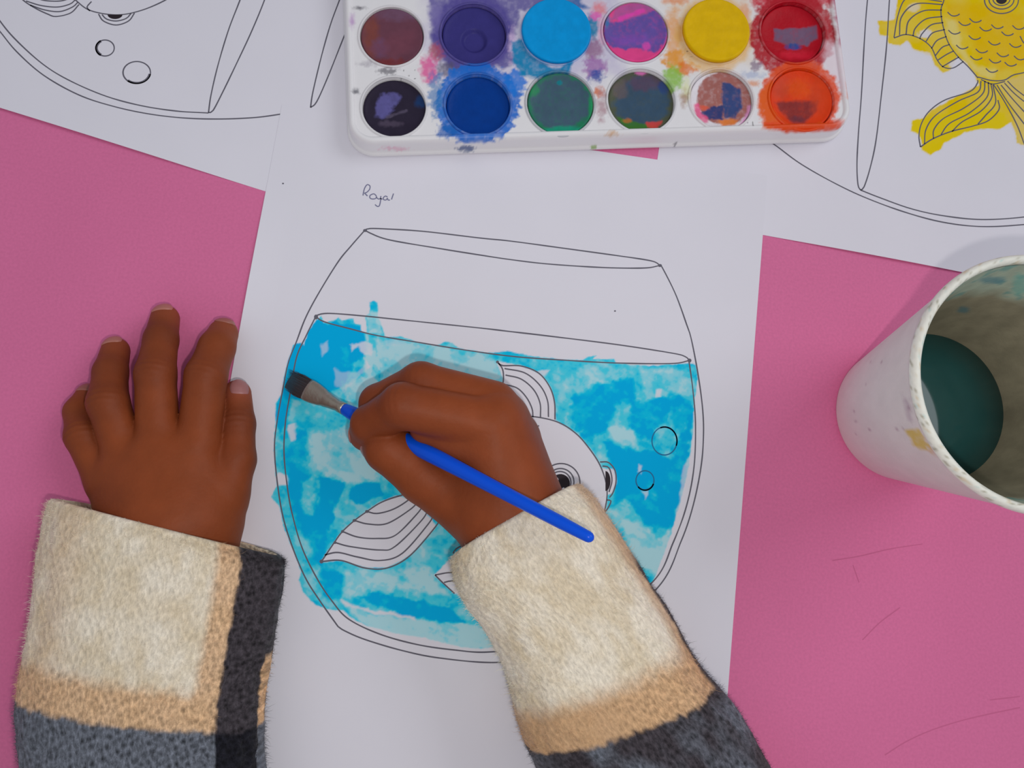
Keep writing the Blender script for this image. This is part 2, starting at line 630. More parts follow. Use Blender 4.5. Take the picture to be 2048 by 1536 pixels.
def yellow(X, Y):
    d = poly_sd(X, Y, YEL) + 2.5 * fbm(X / 9, Y / 9, 4, 3)
    al = np.clip(0.5 - d / 2.5, 0, 1)
    n = fbm(X / 42, Y / 42, 11, 4)
    n2 = fbm(X / 12, Y / 12, 15, 3)
    t = np.clip(0.68 + 0.8 * n + 0.2 * n2, 0, 1)[..., None]
    c = A(214, 186, 80) * (1 - t) + A(226, 180, 0) * t
    c = lay(c, X, Y, poly_sd(X, Y, [(1885, 5), (1990, 10), (2048, 30), (2060, 130), (2000, 140), (1960, 120), (1940, 70), (1905, 40)]), A(218, 168, 0), 12, 5, 0.7, 14, 3)
    c = lay(c, X, Y, poly_sd(X, Y, [(1818, 235), (1850, 235), (1960, 215), (2010, 225), (2020, 260), (1880, 315), (1840, 310)]), A(218, 186, 8), 6, 4, 0.9, 14, 5)
    c = lay(c, X, Y, poly_sd(X, Y, [(2000, 165), (2048, 150), (2090, 200), (2080, 300), (2035, 290), (2025, 220)]), A(205, 182, 108), 8, 4, 0.85, 14, 6)
    pale = poly_sd(X, Y, [(1892, 40), (1912, 38), (1922, 90), (1950, 130), (1990, 140), (1990, 158), (1958, 152), (1920, 110), (1900, 80)])
    c = lay(c, X, Y, pale, A(212, 198, 130), 8, 5, 0.6, 10, 7)
    al = al * (1 - 0.9 * np.clip(0.5 - (ell_sd(X, Y, 1850, 67, 14, 8) + 4 * n2) / 3, 0, 1))
    al = al * (1 - 0.85 * np.clip(0.5 - (ell_sd(X, Y, 1915, 128, 18, 9) + 3 * n2) / 3, 0, 1))
    al = al * (1 - 0.5 * np.clip(0.5 - (ell_sd(X, Y, 1828, 15, 12, 7) + 4 * n2) / 4, 0, 1))
    al = np.maximum(al, 0.35 * np.clip(0.5 - (poly_sd(X, Y, [(1822, 85), (1870, 95), (1880, 120), (1850, 108), (1828, 100)]) + 2 * n2) / 4, 0, 1))
    return c, al


wash('yellow_paint', rootC, ZC + 0.00002, 1740, 2260, -110, 330, 2.0, yellow)
ZI = ZC + 0.00005
ink('bowl_outline', [
    [(1490, 235), (1530, 275), (1557, 295), (1602, 328), (1665, 364), (1728, 394), (1806, 423), (1884, 444), (1962, 453), (2048, 449), (2130, 437), (2250, 395)],
    [(1721, 380), (1759, 395), (1821, 417), (1884, 431), (1962, 439), (2048, 434), (2130, 420), (2240, 380)],
    [(1746, -90), (1735, 0), (1729, 78), (1723, 188), (1717, 266), (1714, 328), (1716, 369), (1721, 380)],
    [(1786, -90), (1779, 0), (1773, 94), (1763, 188), (1752, 281), (1740, 337), (1728, 374), (1721, 380)]], ZI, rootC)
fin = [[(1884, 3), (1830, -4), (1809, 0), (1796, 31), (1788, 75)],
       [(1788, 76), (1812, 69), (1840, 77), (1862, 94), (1874, 119), (1887, 134), (1906, 136), (1927, 123)],
       [(1885, 9), (1831, 8), (1803, 34), (1799, 70)], [(1884, 20), (1846, 22), (1818, 41), (1812, 69)],
       [(1885, 33), (1852, 38), (1831, 56), (1826, 72)], [(1887, 45), (1862, 50), (1843, 69), (1840, 78)],
       [(1890, 59), (1865, 66), (1852, 83)], [(1893, 73), (1874, 81), (1863, 97)], [(1899, 89), (1884, 95), (1871, 111)],
       [(1907, 102), (1893, 109), (1876, 120)], [(1918, 114), (1899, 125), (1884, 134)]]
ink('fin_outline', fin, ZI, rootC)
tail = [[(1955, 160), (1955, 166), (1940, 183), (1890, 200), (1859, 222), (1843, 247), (1838, 272), (1841, 294)],
        [(1841, 294), (1865, 278), (1902, 263), (1946, 252), (1977, 241), (1998, 219), (1996, 200)],
        [(1962, 162), (1956, 184), (1915, 203), (1871, 231), (1852, 259), (1849, 288)],
        [(1970, 162), (1965, 188), (1928, 216), (1887, 237), (1868, 259), (1867, 277)],
        [(1977, 164), (1974, 194), (1940, 225), (1899, 247), (1882, 269)],
        [(1982, 167), (1984, 194), (1962, 222), (1924, 244), (1904, 263)],
        [(1986, 170), (1991, 206), (1971, 231), (1956, 248)],
        [(1987, 169), (2009, 203), (2034, 250), (2050, 292)], [(1994, 170), (2016, 205), (2050, 250)],
        [(2002, 170), (2027, 200), (2060, 236)], [(2009, 166), (2030, 188), (2060, 212)], [(2015, 162), (2031, 178), (2060, 200)],
        [(1962, 159), (1984, 168), (2010, 163)]]
ink('tail_outline', tail, ZI, rootC)
body = [[(1895, -40), (1888, 0), (1882, 19), (1885, 47), (1896, 84), (1915, 112), (1937, 134), (1956, 156)],
        [(1956, 154), (1984, 161), (2009, 160), (2027, 150), (2055, 143), (2120, 120)],
        [(2040, 72), (2048, 86), (2062, 95)], circle_pts(2003, 0, 34, 27), circle_pts(2003, -1, 25, 19), circle_pts(2003, -2, 17, 13)]
for cx, cy in ((1175, 90), (1245, 150), (1180, 205), (1315, 130), (1380, 185), (1310, 240), (1230, 300), (1455, 170), (1520, 215), (1435, 275),
               (1355, 325), (1320, 370), (1590, 175), (1570, 290), (1490, 350), (1440, 390), (1540, 410), (1420, 450), (1600, 370)):
    x, y = 1540 + cx / 3.2, cy / 3.2
    body.append([(x - 12, y - 4), (x - 5, y + 2.5), (x + 2, y + 4), (x + 9, y + 2), (x + 12, y - 0.5)])
ink('fish_outline', body, ZI, rootC)
disc_fill('eye_fill', [circle_pts(2003, -1, 11, 9, 0, 345, 22)], ZI + 0.00002, rootC, M_BLACK)

# --- the middle sheet being painted, on top of both
ZA = 0.00034
tl = P(564.0, 211.0, 0)[:2]
tr = P(1535.0, 352.0, 0)[:2]
ex = (tr - tl) / np.linalg.norm(tr - tl)
ey = np.array([ex[1], -ex[0]])
rootA = thing('drawing_sheet', (*(tl + ex * 0.105 + ey * 0.15), 0), 'fishbowl drawing with blue painted water and a handwritten name, under the painting hand', 'drawing')
sheet_mesh(rootA, [tl, tl + ex * 0.21, tl + ex * 0.21 + ey * 0.297, tl + ey * 0.297], ZA, ('u', 0.27, 0.16, 0.013, 0.0009))

WAT = [(632, 640), (642, 632), (648, 645), (668, 641), (677, 634), (683, 641), (698, 637), (707, 637), (711, 648), (722, 650), (724, 664),
       (734, 667), (731, 632), (739, 626), (740, 605), (748, 600), (755, 606), (756, 632), (766, 655), (770, 676), (800, 672), (840, 686),
       (870, 692), (890, 684), (905, 686), (915, 696), (950, 702), (975, 706), (1000, 704), (1015, 702), (1060, 712), (1120, 719),
       (1165, 720), (1178, 713), (1192, 711), (1186, 718), (1228, 718), (1232, 727), (1300, 732), (1378, 726), (1392, 730), (1396, 760),
       (1389, 800), (1386, 860), (1378, 930), (1362, 1000), (1338, 1080), (1312, 1150), (1290, 1190), (1200, 1250), (1100, 1290), (980, 1296),
       (940, 1297), (905, 1290), (850, 1276), (790, 1266), (735, 1252), (703, 1236), (688, 1222), (660, 1220), (630, 1210), (606, 1185),
       (597, 1160), (602, 1145), (590, 1110), (566, 1050), (558, 1012), (543, 994), (553, 972), (549, 920), (548, 880), (551, 840),
       (551, 806), (564, 787), (570, 740), (580, 710), (586, 690), (600, 686), (608, 690), (615, 665)]
FISH = [[(995, 724), (1042, 732), (1078, 746), (1099, 773), (1109, 804), (1110, 841), (1152, 868), (1183, 903), (1204, 937), (1228, 940), (1232, 964),
         (1225, 985), (1214, 990), (1211, 1020), (1180, 1030), (1000, 1050), (940, 900), (985, 850), (1004, 790), (1007, 757)],
        [(643, 1123), (670, 1083), (685, 1063), (709, 1041), (734, 1023), (760, 1005), (792, 993), (830, 1000), (872, 1052), (822, 1108), (800, 1122),
         (775, 1134), (730, 1134), (683, 1120)],
        [(870, 1150), (930, 1090), (1000, 1060), (1020, 1160), (960, 1210), (909, 1186)]]


def blue(X, Y):
    wx = X + 5 * fbm(X / 16, Y / 16, 21, 3)
    wy = Y + 5 * fbm(X / 16, Y / 16, 23, 3)
    d = poly_sd(X, Y, WAT) + 2.0 * fbm(X / 8, Y / 8, 2, 3)
    al = np.clip(0.5 - d / 2.2, 0, 1)
    for k, f in enumerate(FISH):
        df = poly_sd(X, Y, f) + 1.5 * fbm(X / 7, Y / 7, 31 + k, 2)
        al = al * np.clip(0.5 + (df - 1) / 3.0, 0, 1)
    # depth of the wash: pools of strong pigment in a pale wash
    bias = np.zeros_like(X)

    def put(poly, v, soft=14, nz=9, ns=16, seed=0):
        nonlocal bias
        s = poly_sd(wx, wy, poly) + nz * fbm(X / ns, Y / ns, seed, 3)
        bias = bias + v * np.clip(0.5 - s / soft, 0, 1)

    put([(600, 640), (724, 655), (735, 690), (725, 750), (690, 770), (640, 790), (585, 800), (560, 870), (550, 830), (575, 720)], 0.75, 8, 3)
    put([(735, 625), (757, 625), (765, 670), (738, 668)], -0.45, 6, 2)
    put([(730, 670), (770, 680), (840, 690), (950, 710), (1000, 720), (990, 790), (900, 760), (820, 740), (760, 800), (740, 790)], -0.42, 12, 6)
    put([(715, 715), (748, 700), (760, 730), (752, 790), (715, 830), (690, 800), (688, 760)], -0.62, 8, 8, 12, 4)
    put([(736, 668), (752, 668), (762, 790), (744, 740)], 0.5, 5, 3)
    put([(690, 780), (745, 735), (768, 752), (740, 800), (705, 822)], 0.3, 6, 6, 9, 8)
    put([(560, 870), (610, 860), (620, 930), (640, 1030), (660, 1080), (640, 1130), (600, 1060), (575, 980)], 0.45, 10, 6)
    put([(620, 870), (700, 850), (740, 920), (760, 960), (690, 965), (650, 950), (625, 920)], -0.5, 12, 10)
    put([(600, 960), (625, 955), (632, 1000), (625, 1030), (608, 1030)], -0.6, 8, 5)
    put([(640, 955), (690, 965), (670, 1010), (660, 1060), (640, 1050)], 0.6, 6, 6)
    put([(710, 970), (760, 965), (768, 990), (720, 1010), (700, 1000)], 0.7, 6, 5)
    put([(640, 1135), (690, 1150), (680, 1200), (650, 1190)], 0.4, 8, 5)
    put([(690, 1140), (860, 1140), (900, 1190), (760, 1175), (690, 1200)], -0.45, 12, 9)
    put([(715, 1195), (760, 1185), (900, 1215), (930, 1245), (860, 1240), (760, 1215)], 0.6, 7, 6)
    put([(690, 1210), (760, 1232), (960, 1250), (990, 1300), (850, 1290), (720, 1250)], -0.5, 6, 3)
    put([(840, 1080), (900, 1070), (880, 1120), (860, 1145)], 0.15, 7, 5)
    put([(1110, 770), (1160, 735), (1240, 735), (1240, 770), (1180, 790), (1130, 850)], -0.15, 12, 8)
    put([(1150, 790), (1190, 770), (1262, 758), (1270, 800), (1330, 795), (1345, 820), (1320, 850), (1300, 880), (1230, 850), (1200, 870), (1170, 880), (1140, 840)], 0.55, 10, 10, 14, 6)
    put([(1280, 740), (1385, 735), (1380, 790), (1290, 800)], -0.35, 12, 10)
    put([(1230, 810), (1265, 800), (1262, 860), (1285, 900), (1250, 905), (1215, 870)], -0.5, 10, 9)
    put([(1210, 885), (1245, 890), (1340, 920), (1385, 830), (1375, 950), (1345, 1040), (1325, 1085), (1300, 1060), (1260, 1010), (1230, 1000), (1220, 930)], 0.6, 9, 9)
    put([(1340, 790), (1385, 790), (1388, 880), (1345, 870)], 0.35, 9, 9)
    put([(1245, 1040), (1310, 1050), (1345, 1020), (1340, 1080), (1310, 1150), (1260, 1120)], -0.45, 10, 8)
    n = fbm(wx / 38, wy / 38, 41, 4)
    n2 = fbm(X / 11, Y / 11, 45, 4)
    st = fbm((X + Y * 0.5) / 40, (Y - X * 0.5) / 9, 47, 2)
    t = 0.47 + bias + 0.52 * n + 0.30 * n2 + 0.16 * st
    # watercolour dries with sharp tide lines: partly posterise
    tq = np.floor(t * 4.0) / 4.0 + 0.25 * sst(0.3, 0.7, (t * 4.0) % 1.0)
    t = np.clip(0.55 * t + 0.45 * tq, 0, 1)[..., None]
    stops = [(0.0, A(160, 202, 226)), (0.25, A(120, 196, 222)), (0.5, A(64, 190, 220)), (0.75, A(6, 176, 224)), (1.0, A(0, 160, 222))]
    c = np.zeros(X.shape + (3,))
    for (t0, c0), (t1, c1) in zip(stops[:-1], stops[1:]):
        w = np.clip((t - t0) / (t1 - t0), 0, 1)
        c = np.where(t >= t0, c0 * (1 - w) + c1 * w, c)
    # bare paper showing through
    for poly, o in (([(556, 946), (572, 950), (574, 968), (555, 970)], 1.0), ([(680, 1200), (720, 1216), (830, 1232), (832, 1238), (760, 1230), (690, 1212)], 0.9),
                    ([(702, 690), (730, 682), (745, 690), (742, 712), (728, 712), (718, 692), (704, 702)], 0.75), ([(728, 716), (740, 735), (735, 738)], 0.9),
                    ([(576, 850), (592, 848), (590, 880), (582, 880)], 0.8), ([(1312, 778), (1323, 776), (1322, 792), (1312, 792)], 0.8),
                    ([(640, 690), (658, 680), (654, 705), (645, 712)], 0.45), ([(668, 735), (682, 742), (715, 745), (735, 725), (735, 740), (700, 770), (690, 790), (672, 770)], 0.35),
                    ([(1388, 900), (1378, 960), (1352, 1040), (1368, 930)], 0.5), ([(1278, 930), (1284, 934), (1283, 948), (1277, 946)], 0.7), ([(1284, 985), (1296, 982), (1292, 1000)], 0.6),
                    ([(770, 680), (800, 675), (812, 686), (772, 690)], 0.3), ([(1075, 742), (1100, 738), (1090, 755)], 0.8)):
        s = poly_sd(wx, wy, poly) + 1.2 * n2
        al = al * (1 - o * np.clip(0.5 - s / 4, 0, 1))
    return c, al


wash('blue_paint', rootA, ZA + 0.00002, 534, 1412, 590, 1312, 1.9, blue)
ZI = ZA + 0.00005
ink('bowl_outline', [
    [(730, 460), (740, 457), (775, 458), (850, 463), (960, 476), (1020, 482), (1124, 496), (1233, 511), (1288, 519), (1310, 524), (1320, 531)],
    [(730, 460), (740, 466), (780, 480), (885, 498), (960, 510), (1020, 519), (1097, 528), (1206, 535), (1288, 536), (1320, 531)],
    [(730, 460), (702, 492), (676, 524), (637, 587), (611, 636), (593, 683), (577, 724), (567, 771), (554, 844), (549, 895), (554, 960), (565, 1029),
     (583, 1089), (610, 1154), (640, 1202), (676, 1253)],
    [(676, 1253), (690, 1262), (730, 1279), (804, 1301), (879, 1316), (990, 1325), (1100, 1312), (1210, 1265), (1319, 1171), (1362, 1083), (1386, 1012), (1402, 934), (1407, 870), (1405, 815),
     (1396, 748), (1383, 680), (1373, 648), (1351, 588), (1324, 534), (1320, 531)],
    [(632, 632), (612, 672), (593, 715), (581, 782), (571, 844), (568, 905), (574, 969), (584, 1026), (604, 1095), (634, 1157), (664, 1202), (697, 1238), (759, 1268),
     (834, 1289), (909, 1300), (978, 1304), (1090, 1290), (1200, 1245), (1308, 1161), (1346, 1086), (1373, 1012), (1388, 934), (1391, 849), (1386, 782), (1378, 722)],
    [(632, 632), (642, 628), (666, 627), (728, 632), (806, 640), (960, 656), (1020, 663), (1097, 672), (1233, 689), (1343, 706), (1370, 713), (1379, 721)],
    [(632, 634), (650, 644), (702, 658), (754, 671), (832, 684), (937, 701), (1028, 713), (1124, 720), (1233, 726), (1343, 727), (1379, 721)]], ZI, rootA)
for kx, ky, ka, kb_ in ((730, 461, 4, 3), (1320, 531, 4, 3), (632, 634, 4, 5), (1379, 721, 4, 4), (643, 1123, 4, 4), (734, 1023, 4, 3), (709, 1041, 4, 3), (685, 1063, 3, 3), (670, 1085, 3, 3), (998, 780, 4, 3), (995, 724, 3, 3)):
    disc_fill('outline_knot', [circle_pts(kx, ky, ka, kb_, 0, 340, 12)], ZI + 0.00001, rootA, M_INK)
ink('fin_outline', [
    [(995, 724), (1005, 731), (1042, 732), (1077, 746), (1099, 773), (1109, 804), (1110, 839)],
    [(995, 724), (1005, 738), (1007, 757), (1004, 773), (998, 780)],
    [(1009, 737), (1050, 746), (1080, 771), (1095, 801), (1097, 834)], [(1011, 750), (1042, 758), (1067, 779), (1080, 806), (1081, 834)],
    [(1006, 768), (1034, 776), (1053, 795), (1064, 817), (1066, 834)], [(1000, 782), (1023, 793), (1039, 812), (1047, 831)]], ZI, rootA)
ink('fin_outline', [
    [(870, 1150), (903, 1145), (940, 1150)], [(870, 1150), (885, 1165), (909, 1187)], [(888, 1165), (903, 1162), (930, 1165)], [(906, 1107), (912, 1098), (930, 1088)]], ZI, rootA)
ink('tail_outline', [
    [(643, 1123), (670, 1083), (685, 1063), (709, 1041), (734, 1023), (760, 1006), (791, 994), (830, 984)],
    [(734, 1023), (753, 1027), (780, 1021), (804, 1009), (830, 990)], [(709, 1041), (736, 1048), (774, 1047), (819, 1020), (840, 1000)],
    [(685, 1063), (715, 1074), (753, 1077), (790, 1071), (833, 1029), (850, 1005)], [(670, 1085), (700, 1093), (760, 1100), (790, 1093), (843, 1041), (858, 1015)],
    [(649, 1110), (676, 1105), (715, 1114), (760, 1121), (804, 1107), (855, 1050), (870, 1025)],
    [(643, 1123), (682, 1121), (730, 1136), (774, 1136), (819, 1112), (869, 1056), (885, 1030)]], ZI, rootA)
ink('fish_outline', [
    [(960, 850), (1000, 840), (1034, 836), (1065, 833), (1115, 844), (1153, 868), (1183, 903), (1203, 937), (1214, 978), (1210, 1018), (1195, 1060)],
    [(1078, 851), (1069, 859), (1067, 875)], circle_pts(1122, 965, 38, 38), circle_pts(1121, 964, 27, 27), circle_pts(1120, 965, 22, 22),
    [(1200, 924), (1217, 925), (1230, 941), (1232, 964), (1226, 985), (1219, 995)], [(1205, 932), (1218, 936), (1224, 960), (1218, 984)],
    [(1214, 1000), (1222, 1002), (1216, 1016), (1208, 1026)]], ZI, rootA)
disc_fill('eye_fill', [circle_pts(1121, 967, 19, 19, 0, 345, 26), circle_pts(1211, 962, 10, 20, -90, 90, 16)], ZI + 0.00001, rootA, M_BLACK)
disc_fill('eye_highlight', [circle_pts(1112, 960, 5, 6, 0, 340, 14), circle_pts(1127, 978, 3, 3, 0, 340, 10)], ZI + 0.00002, rootA, M_PAPER)
M_INKB = mat('printed_ink_under_blue', A(34, 100, 140), 0.7, spec=0.2)
ink('bubble', [circle_pts(1329, 882, 25, 28, n=40), (circle_pts(1329, 882, 25, 28, -110, 20, 14), 0.0007)], ZI, rootA, M_INKB, 0.0005)
ink('bubble', [circle_pts(1290, 961, 18, 19.5, n=32), (circle_pts(1290, 961, 18, 19, 20, 140, 14), 0.0008)], ZI, rootA, M_INKB, 0.0005)
ink('handwriting', [
    [(726, 391), (728, 380), (731, 373), (735, 369), (740, 372), (739, 379), (733, 385), (729, 386), (732, 389), (735, 392)],
    [(745, 388), (740, 391), (740, 396), (745, 398), (751, 397), (753, 393), (749, 388), (745, 388)],
    [(753, 395), (757, 398), (761, 397)], [(762, 392), (761, 397), (765, 398)], [(762, 396), (761, 402), (759, 411), (755, 413), (750, 409)],
    [(775, 394), (771, 392), (767, 395), (767, 399), (772, 400), (775, 396), (776, 400), (780, 400)], [(787, 387), (785, 393), (783, 399)]],
    ZI, rootA, M_PEN, 0.00045)
for kx, ky in ((1230, 622), (566, 367)):
    disc_fill('speck', [circle_pts(kx, ky, 2.0, 1.6, 0, 340, 8)], ZI, rootA, M_INK)
# ------------------------------------------------------------------ paint tray
ZD = 0.0100                     # deck height
zt = 0.0112                     # lip height
bl = P(700.0, 286.0, zt)[:2]
br = P(1697.0, 255.0, zt)[:2]
tex = (br - bl) / np.linalg.norm(br - bl)
tey = np.array([-tex[1], tex[0]])
TW = 0.5 * (np.dot(P(1672.0, 0.0, zt)[:2] - P(686.0, 0.0, zt)[:2], tex) + np.dot(P(1700.0, 180.0, zt)[:2] - P(696.0, 180.0, zt)[:2], tex))
tx0 = 0.5 * (np.dot(P(686.0, 0.0, zt)[:2] - bl, tex) + np.dot(P(696.0, 180.0, zt)[:2] - bl, tex))
TO = bl + tex * tx0
TH = np.dot(P(1190.0, -95.0, zt)[:2] - TO, tey)
TR = 0.010


def tray_w(x, y, z):
    x = np.asarray(x, float)
    return np.stack([TO[0] + x * tex[0] + y * tey[0], TO[1] + x * tex[1] + y * tey[1], z + 0 * x], -1)


PANS = [('brown', 784, 73, 65), ('purple', 948, 68, 66), ('sky blue', 1112, 66, 68), ('violet', 1271, 65, 66), ('yellow', 1430, 66, 65), ('red', 1586, 65, 65),
        ('black', 788, 214, 65), ('navy', 956, 209, 66), ('green', 1121, 207, 68), ('murky', 1283, 201, 68), ('rust', 1443, 199, 64), ('orange', 1604, 198, 65)]
WELL = []
for nm, px, py, pr in PANS:
    c = P(float(px), float(py), ZD)
    r = np.linalg.norm(P(float(px + pr), float(py), ZD) - c)
    q = c[:2] - TO
    WELL.append((np.dot(q, tex), np.dot(q, tey), r))


def deck_col(X, Y):
    c = np.broadcast_to(A(212, 209, 224), X.shape + (3,)).copy()
    E = lambda *a: ell_sd(X, Y, *a)
    Q = lambda p: poly_sd(X, Y, p)
    # pale tints left by rinsing
    c = lay(c, X, Y, Q([(850, -60), (1240, -60), (1250, 150), (860, 170)]), A(170, 160, 195), 40, 22, 0.55, 30, 60)
    c = lay(c, X, Y, Q([(1330, -60), (1500, -60), (1500, 120), (1350, 150)]), A(232, 190, 160), 30, 16, 0.5, 25, 61)
    c = lay(c, X, Y, Q([(855, -40), (1125, -40), (1110, 8), (1040, 22), (1028, 100), (1045, 130), (905, 142), (872, 105), (862, 55)]), A(80, 72, 140), 10, 12, 0.85, 14, 62)
    c = lay(c, X, Y, E(946, 68, 82), A(72, 62, 136), 11, 8, 0.8, 12, 63)
    c = lay(c, X, Y, E(870, 30, 14, 26), A(120, 110, 165), 11, 6, 0.6, 9, 64)
    c = lay(c, X, Y, E(1026, 90, 8, 28), A(205, 180, 210), 9, 7, 0.8, 9, 65)
    c = lay(c, X, Y, E(873, 104, 14, 16), A(160, 70, 90), 9, 8, 0.8, 8, 66)
    c = lay(c, X, Y, E(857, 140, 17, 26), A(208, 72, 140), 11, 9, 0.85, 8, 67)
    c = lay(c, X, Y, E(895, 138, 20, 16), A(80, 75, 100), 11, 9, 0.75, 8, 68)
    c = lay(c, X, Y, E(955, 208, 84), A(8, 98, 188), 7, 13, 0.95, 9, 69)
    c = lay(c, X, Y, E(1030, 165, 22, 26), A(20, 110, 200), 8, 10, 0.9, 9, 70)
    c = lay(c, X, Y, E(872, 190, 14, 40), A(40, 110, 170), 8, 11, 0.7, 8, 71)
    c = lay(c, X, Y, E(895, 262, 22, 14), A(20, 92, 170), 7, 9, 0.9, 7, 72)
    c = lay(c, X, Y, Q([(1024, 84), (1045, 78), (1060, 110), (1110, 138), (1145, 122), (1138, 150), (1075, 158), (1040, 150), (1026, 120)]), A(0, 122, 168), 6, 4, 0.97, 9, 73)
    c = lay(c, X, Y, E(1184, 52, 13, 24), A(0, 120, 160), 7, 5, 0.95, 9, 74)
    c = lay(c, X, Y, Q([(1080, -30), (1160, -30), (1165, 8), (1180, 16), (1150, 20), (1100, 4)]), A(22, 88, 152), 7, 5, 0.9, 9, 75)
    c = lay(c, X, Y, E(1200, 18, 14, 12), A(216, 112, 120), 9, 6, 0.8, 8, 76)
    c = lay(c, X, Y, E(1190, 32, 13, 9), A(216, 92, 168), 7, 7, 0.9, 6, 77)
    c = lay(c, X, Y, E(1205, 62, 8, 20), A(212, 150, 175), 9, 7, 0.8, 8, 78)
    c = lay(c, X, Y, E(1186, 100, 18, 20), A(140, 96, 130), 11, 9, 0.85, 9, 79)
    c = lay(c, X, Y, E(1190, 135, 22, 18), A(150, 100, 160), 9, 11, 0.85, 7, 80)
    c = lay(c, X, Y, E(1192, 152, 14, 12), A(48, 72, 150), 8, 8, 0.9, 6, 81)
    c = lay(c, X, Y, E(1198, 184, 10, 10), A(196, 110, 80), 8, 7, 0.9, 6, 82)
    c = lay(c, X, Y, E(1203, 215, 9, 28), A(160, 120, 130), 10, 8, 0.75, 8, 83)
    c = lay(c, X, Y, E(1225, 268, 10, 5), A(190, 150, 110), 6, 6, 0.8, 5, 84)
    c = lay(c, X, Y, E(1350, 70, 18, 55), A(226, 150, 90), 12, 13, 0.8, 12, 85)
    c = lay(c, X, Y, E(1348, 118, 24, 17), A(224, 140, 36), 9, 10, 0.9, 9, 86)
    c = lay(c, X, Y, E(1372, 138, 20, 12), A(222, 112, 30), 8, 9, 0.9, 7, 87)
    c = lay(c, X, Y, E(1352, 0, 26, 8), A(212, 130, 80), 8, 6, 0.8, 9, 88)
    c = lay(c, X, Y, E(1429, 70, 77), A(222, 164, 70), 11, 7, 0.6, 14, 89)
    c = lay(c, X, Y, E(1346, 158, 18, 26), A(130, 176, 62), 9, 9, 0.9, 8, 90)
    c = lay(c, X, Y, E(1372, 180, 9, 20), A(205, 212, 140), 11, 6, 0.6, 8, 91)
    c = lay(c, X, Y, E(1368, 196, 7, 14), A(150, 110, 84), 9, 6, 0.7, 8, 92)
    c = lay(c, X, Y, E(1488, 40, 12, 40), A(232, 150, 110), 11, 9, 0.8, 10, 93)
    c = lay(c, X, Y, Q([(1500, -40), (1600, -40), (1690, -40), (1660, 12), (1530, 20), (1500, 14)]), A(186, 22, 48), 9, 9, 0.92, 10, 94)
    c = lay(c, X, Y, E(1585, 70, 86, 84), A(164, 2, 26), 7, 8, 0.97, 10, 95)
    c = lay(c, X, Y, Q([(1655, -40), (1680, -40), (1688, 60), (1680, 95), (1672, 40)]), A(160, 52, 92), 9, 6, 0.85, 9, 96)
    c = lay(c, X, Y, Q([(1645, 80), (1690, 90), (1700, 200), (1650, 150)]), A(226, 190, 200), 14, 8, 0.6, 12, 97)
    c = lay(c, X, Y, E(1512, 132, 11, 10), A(130, 110, 130), 7, 8, 0.8, 5, 98)
    c = lay(c, X, Y, E(1505, 150, 20, 6), A(160, 170, 195), 8, 6, 0.7, 6, 99)
    c = lay(c, X, Y, E(1506, 166, 9, 6), A(206, 130, 80), 7, 5, 0.8, 6, 100)
    c = lay(c, X, Y, E(1600, 196, 80, 76), A(214, 70, 12), 7, 7, 0.95, 9, 101)
    c = lay(c, X, Y, Q([(1518, 185), (1545, 160), (1560, 260), (1530, 258), (1516, 225)]), A(220, 84, 8), 7, 6, 0.97, 9, 102)
    c = lay(c, X, Y, Q([(1520, 245), (1690, 240), (1680, 262), (1560, 264)]), A(216, 66, 10), 7, 5, 0.95, 9, 103)
    c = lay(c, X, Y, Q([(1692, 120), (1703, 150), (1706, 205), (1696, 195)]), A(222, 112, 40), 7, 3, 0.9, 9, 104)
    c = lay(c, X, Y, E(935, 296, 18, 5), A(20, 62, 120), 6, 5, 0.8, 5, 105)
    c = lay(c, X, Y, E(1187, 294, 7, 5), A(120, 150, 70), 6, 4, 0.9, 4, 106)
    c = lay(c, X, Y, E(1350, 289, 2.6, 2.4), A(60, 50, 70), 5, 1, 0.9, 4, 107)
    c = lay(c, X, Y, E(785, 297, 22, 4), A(205, 165, 180), 7, 5, 0.6, 6, 108)
    c = lay(c, X, Y, E(719, 16, 9, 3), A(60, 56, 70), 5, 2, 0.9, 4, 109)
    c = lay(c, X, Y, E(704, 42, 5, 12), A(170, 130, 180), 7, 3, 0.7, 5, 110)
    c = lay(c, X, Y, E(775, 142, 16, 6), A(70, 66, 78), 6, 6, 0.7, 4, 111)
    c = lay(c, X, Y, E(735, 128, 14, 5), A(150, 145, 155), 7, 5, 0.6, 5, 112)
    c = lay(c, X, Y, E(712, 183, 6, 5), A(80, 80, 90), 6, 4, 0.8, 4, 113)
    # specks
    sp = vnoise(X / 5.5, Y / 5.5, 120) * (0.6 + 0.4 * vnoise(X / 40, Y / 40, 121))
    c = c * (1 - 0.75 * np.clip((sp - 0.74) / 0.06, 0, 1) * (Y < 258))[..., None]
    return c


tray = thing('paint_tray', (*(TO + tex * TW / 2 + tey * TH / 2), 0.0005), 'white plastic watercolour tray smeared with paint, two rows of round wells', 'paint tray')
prof = [(-0.0010, 0.0006), (0.0012, 0.0006), (0.0016, 0.0012), (0.0015, 0.0022), (0.0008, 0.0027), (0.0004, 0.0030), (0.00035, 0.0038), (0.0003, 0.0046), (0.0002, 0.0056), (0.0001, 0.0066), (0.0001, 0.0076), (0.00005, 0.0084), (0.0, 0.0090), (-0.0003, 0.0102), (-0.0010, 0.0110),
        (-0.0018, 0.0112), (-0.0025, 0.0109), (-0.0029, 0.0103), (-0.0031, 0.0095)]
rings = []
for o, z in prof:
    q = rrect(TW, TH, TR, o, 14)
    # densify straight sides for the stains
    seg = []
    for a, b in zip(q, np.roll(q, -1, 0)):
        k = max(1, int(np.linalg.norm(b - a) / 0.0006)) if np.linalg.norm(b - a) > 0.02 else 1
        seg.append((a, b, k))
    rings.append((q, seg))
counts = [s[2] for s in rings[0][1]]
RR = []
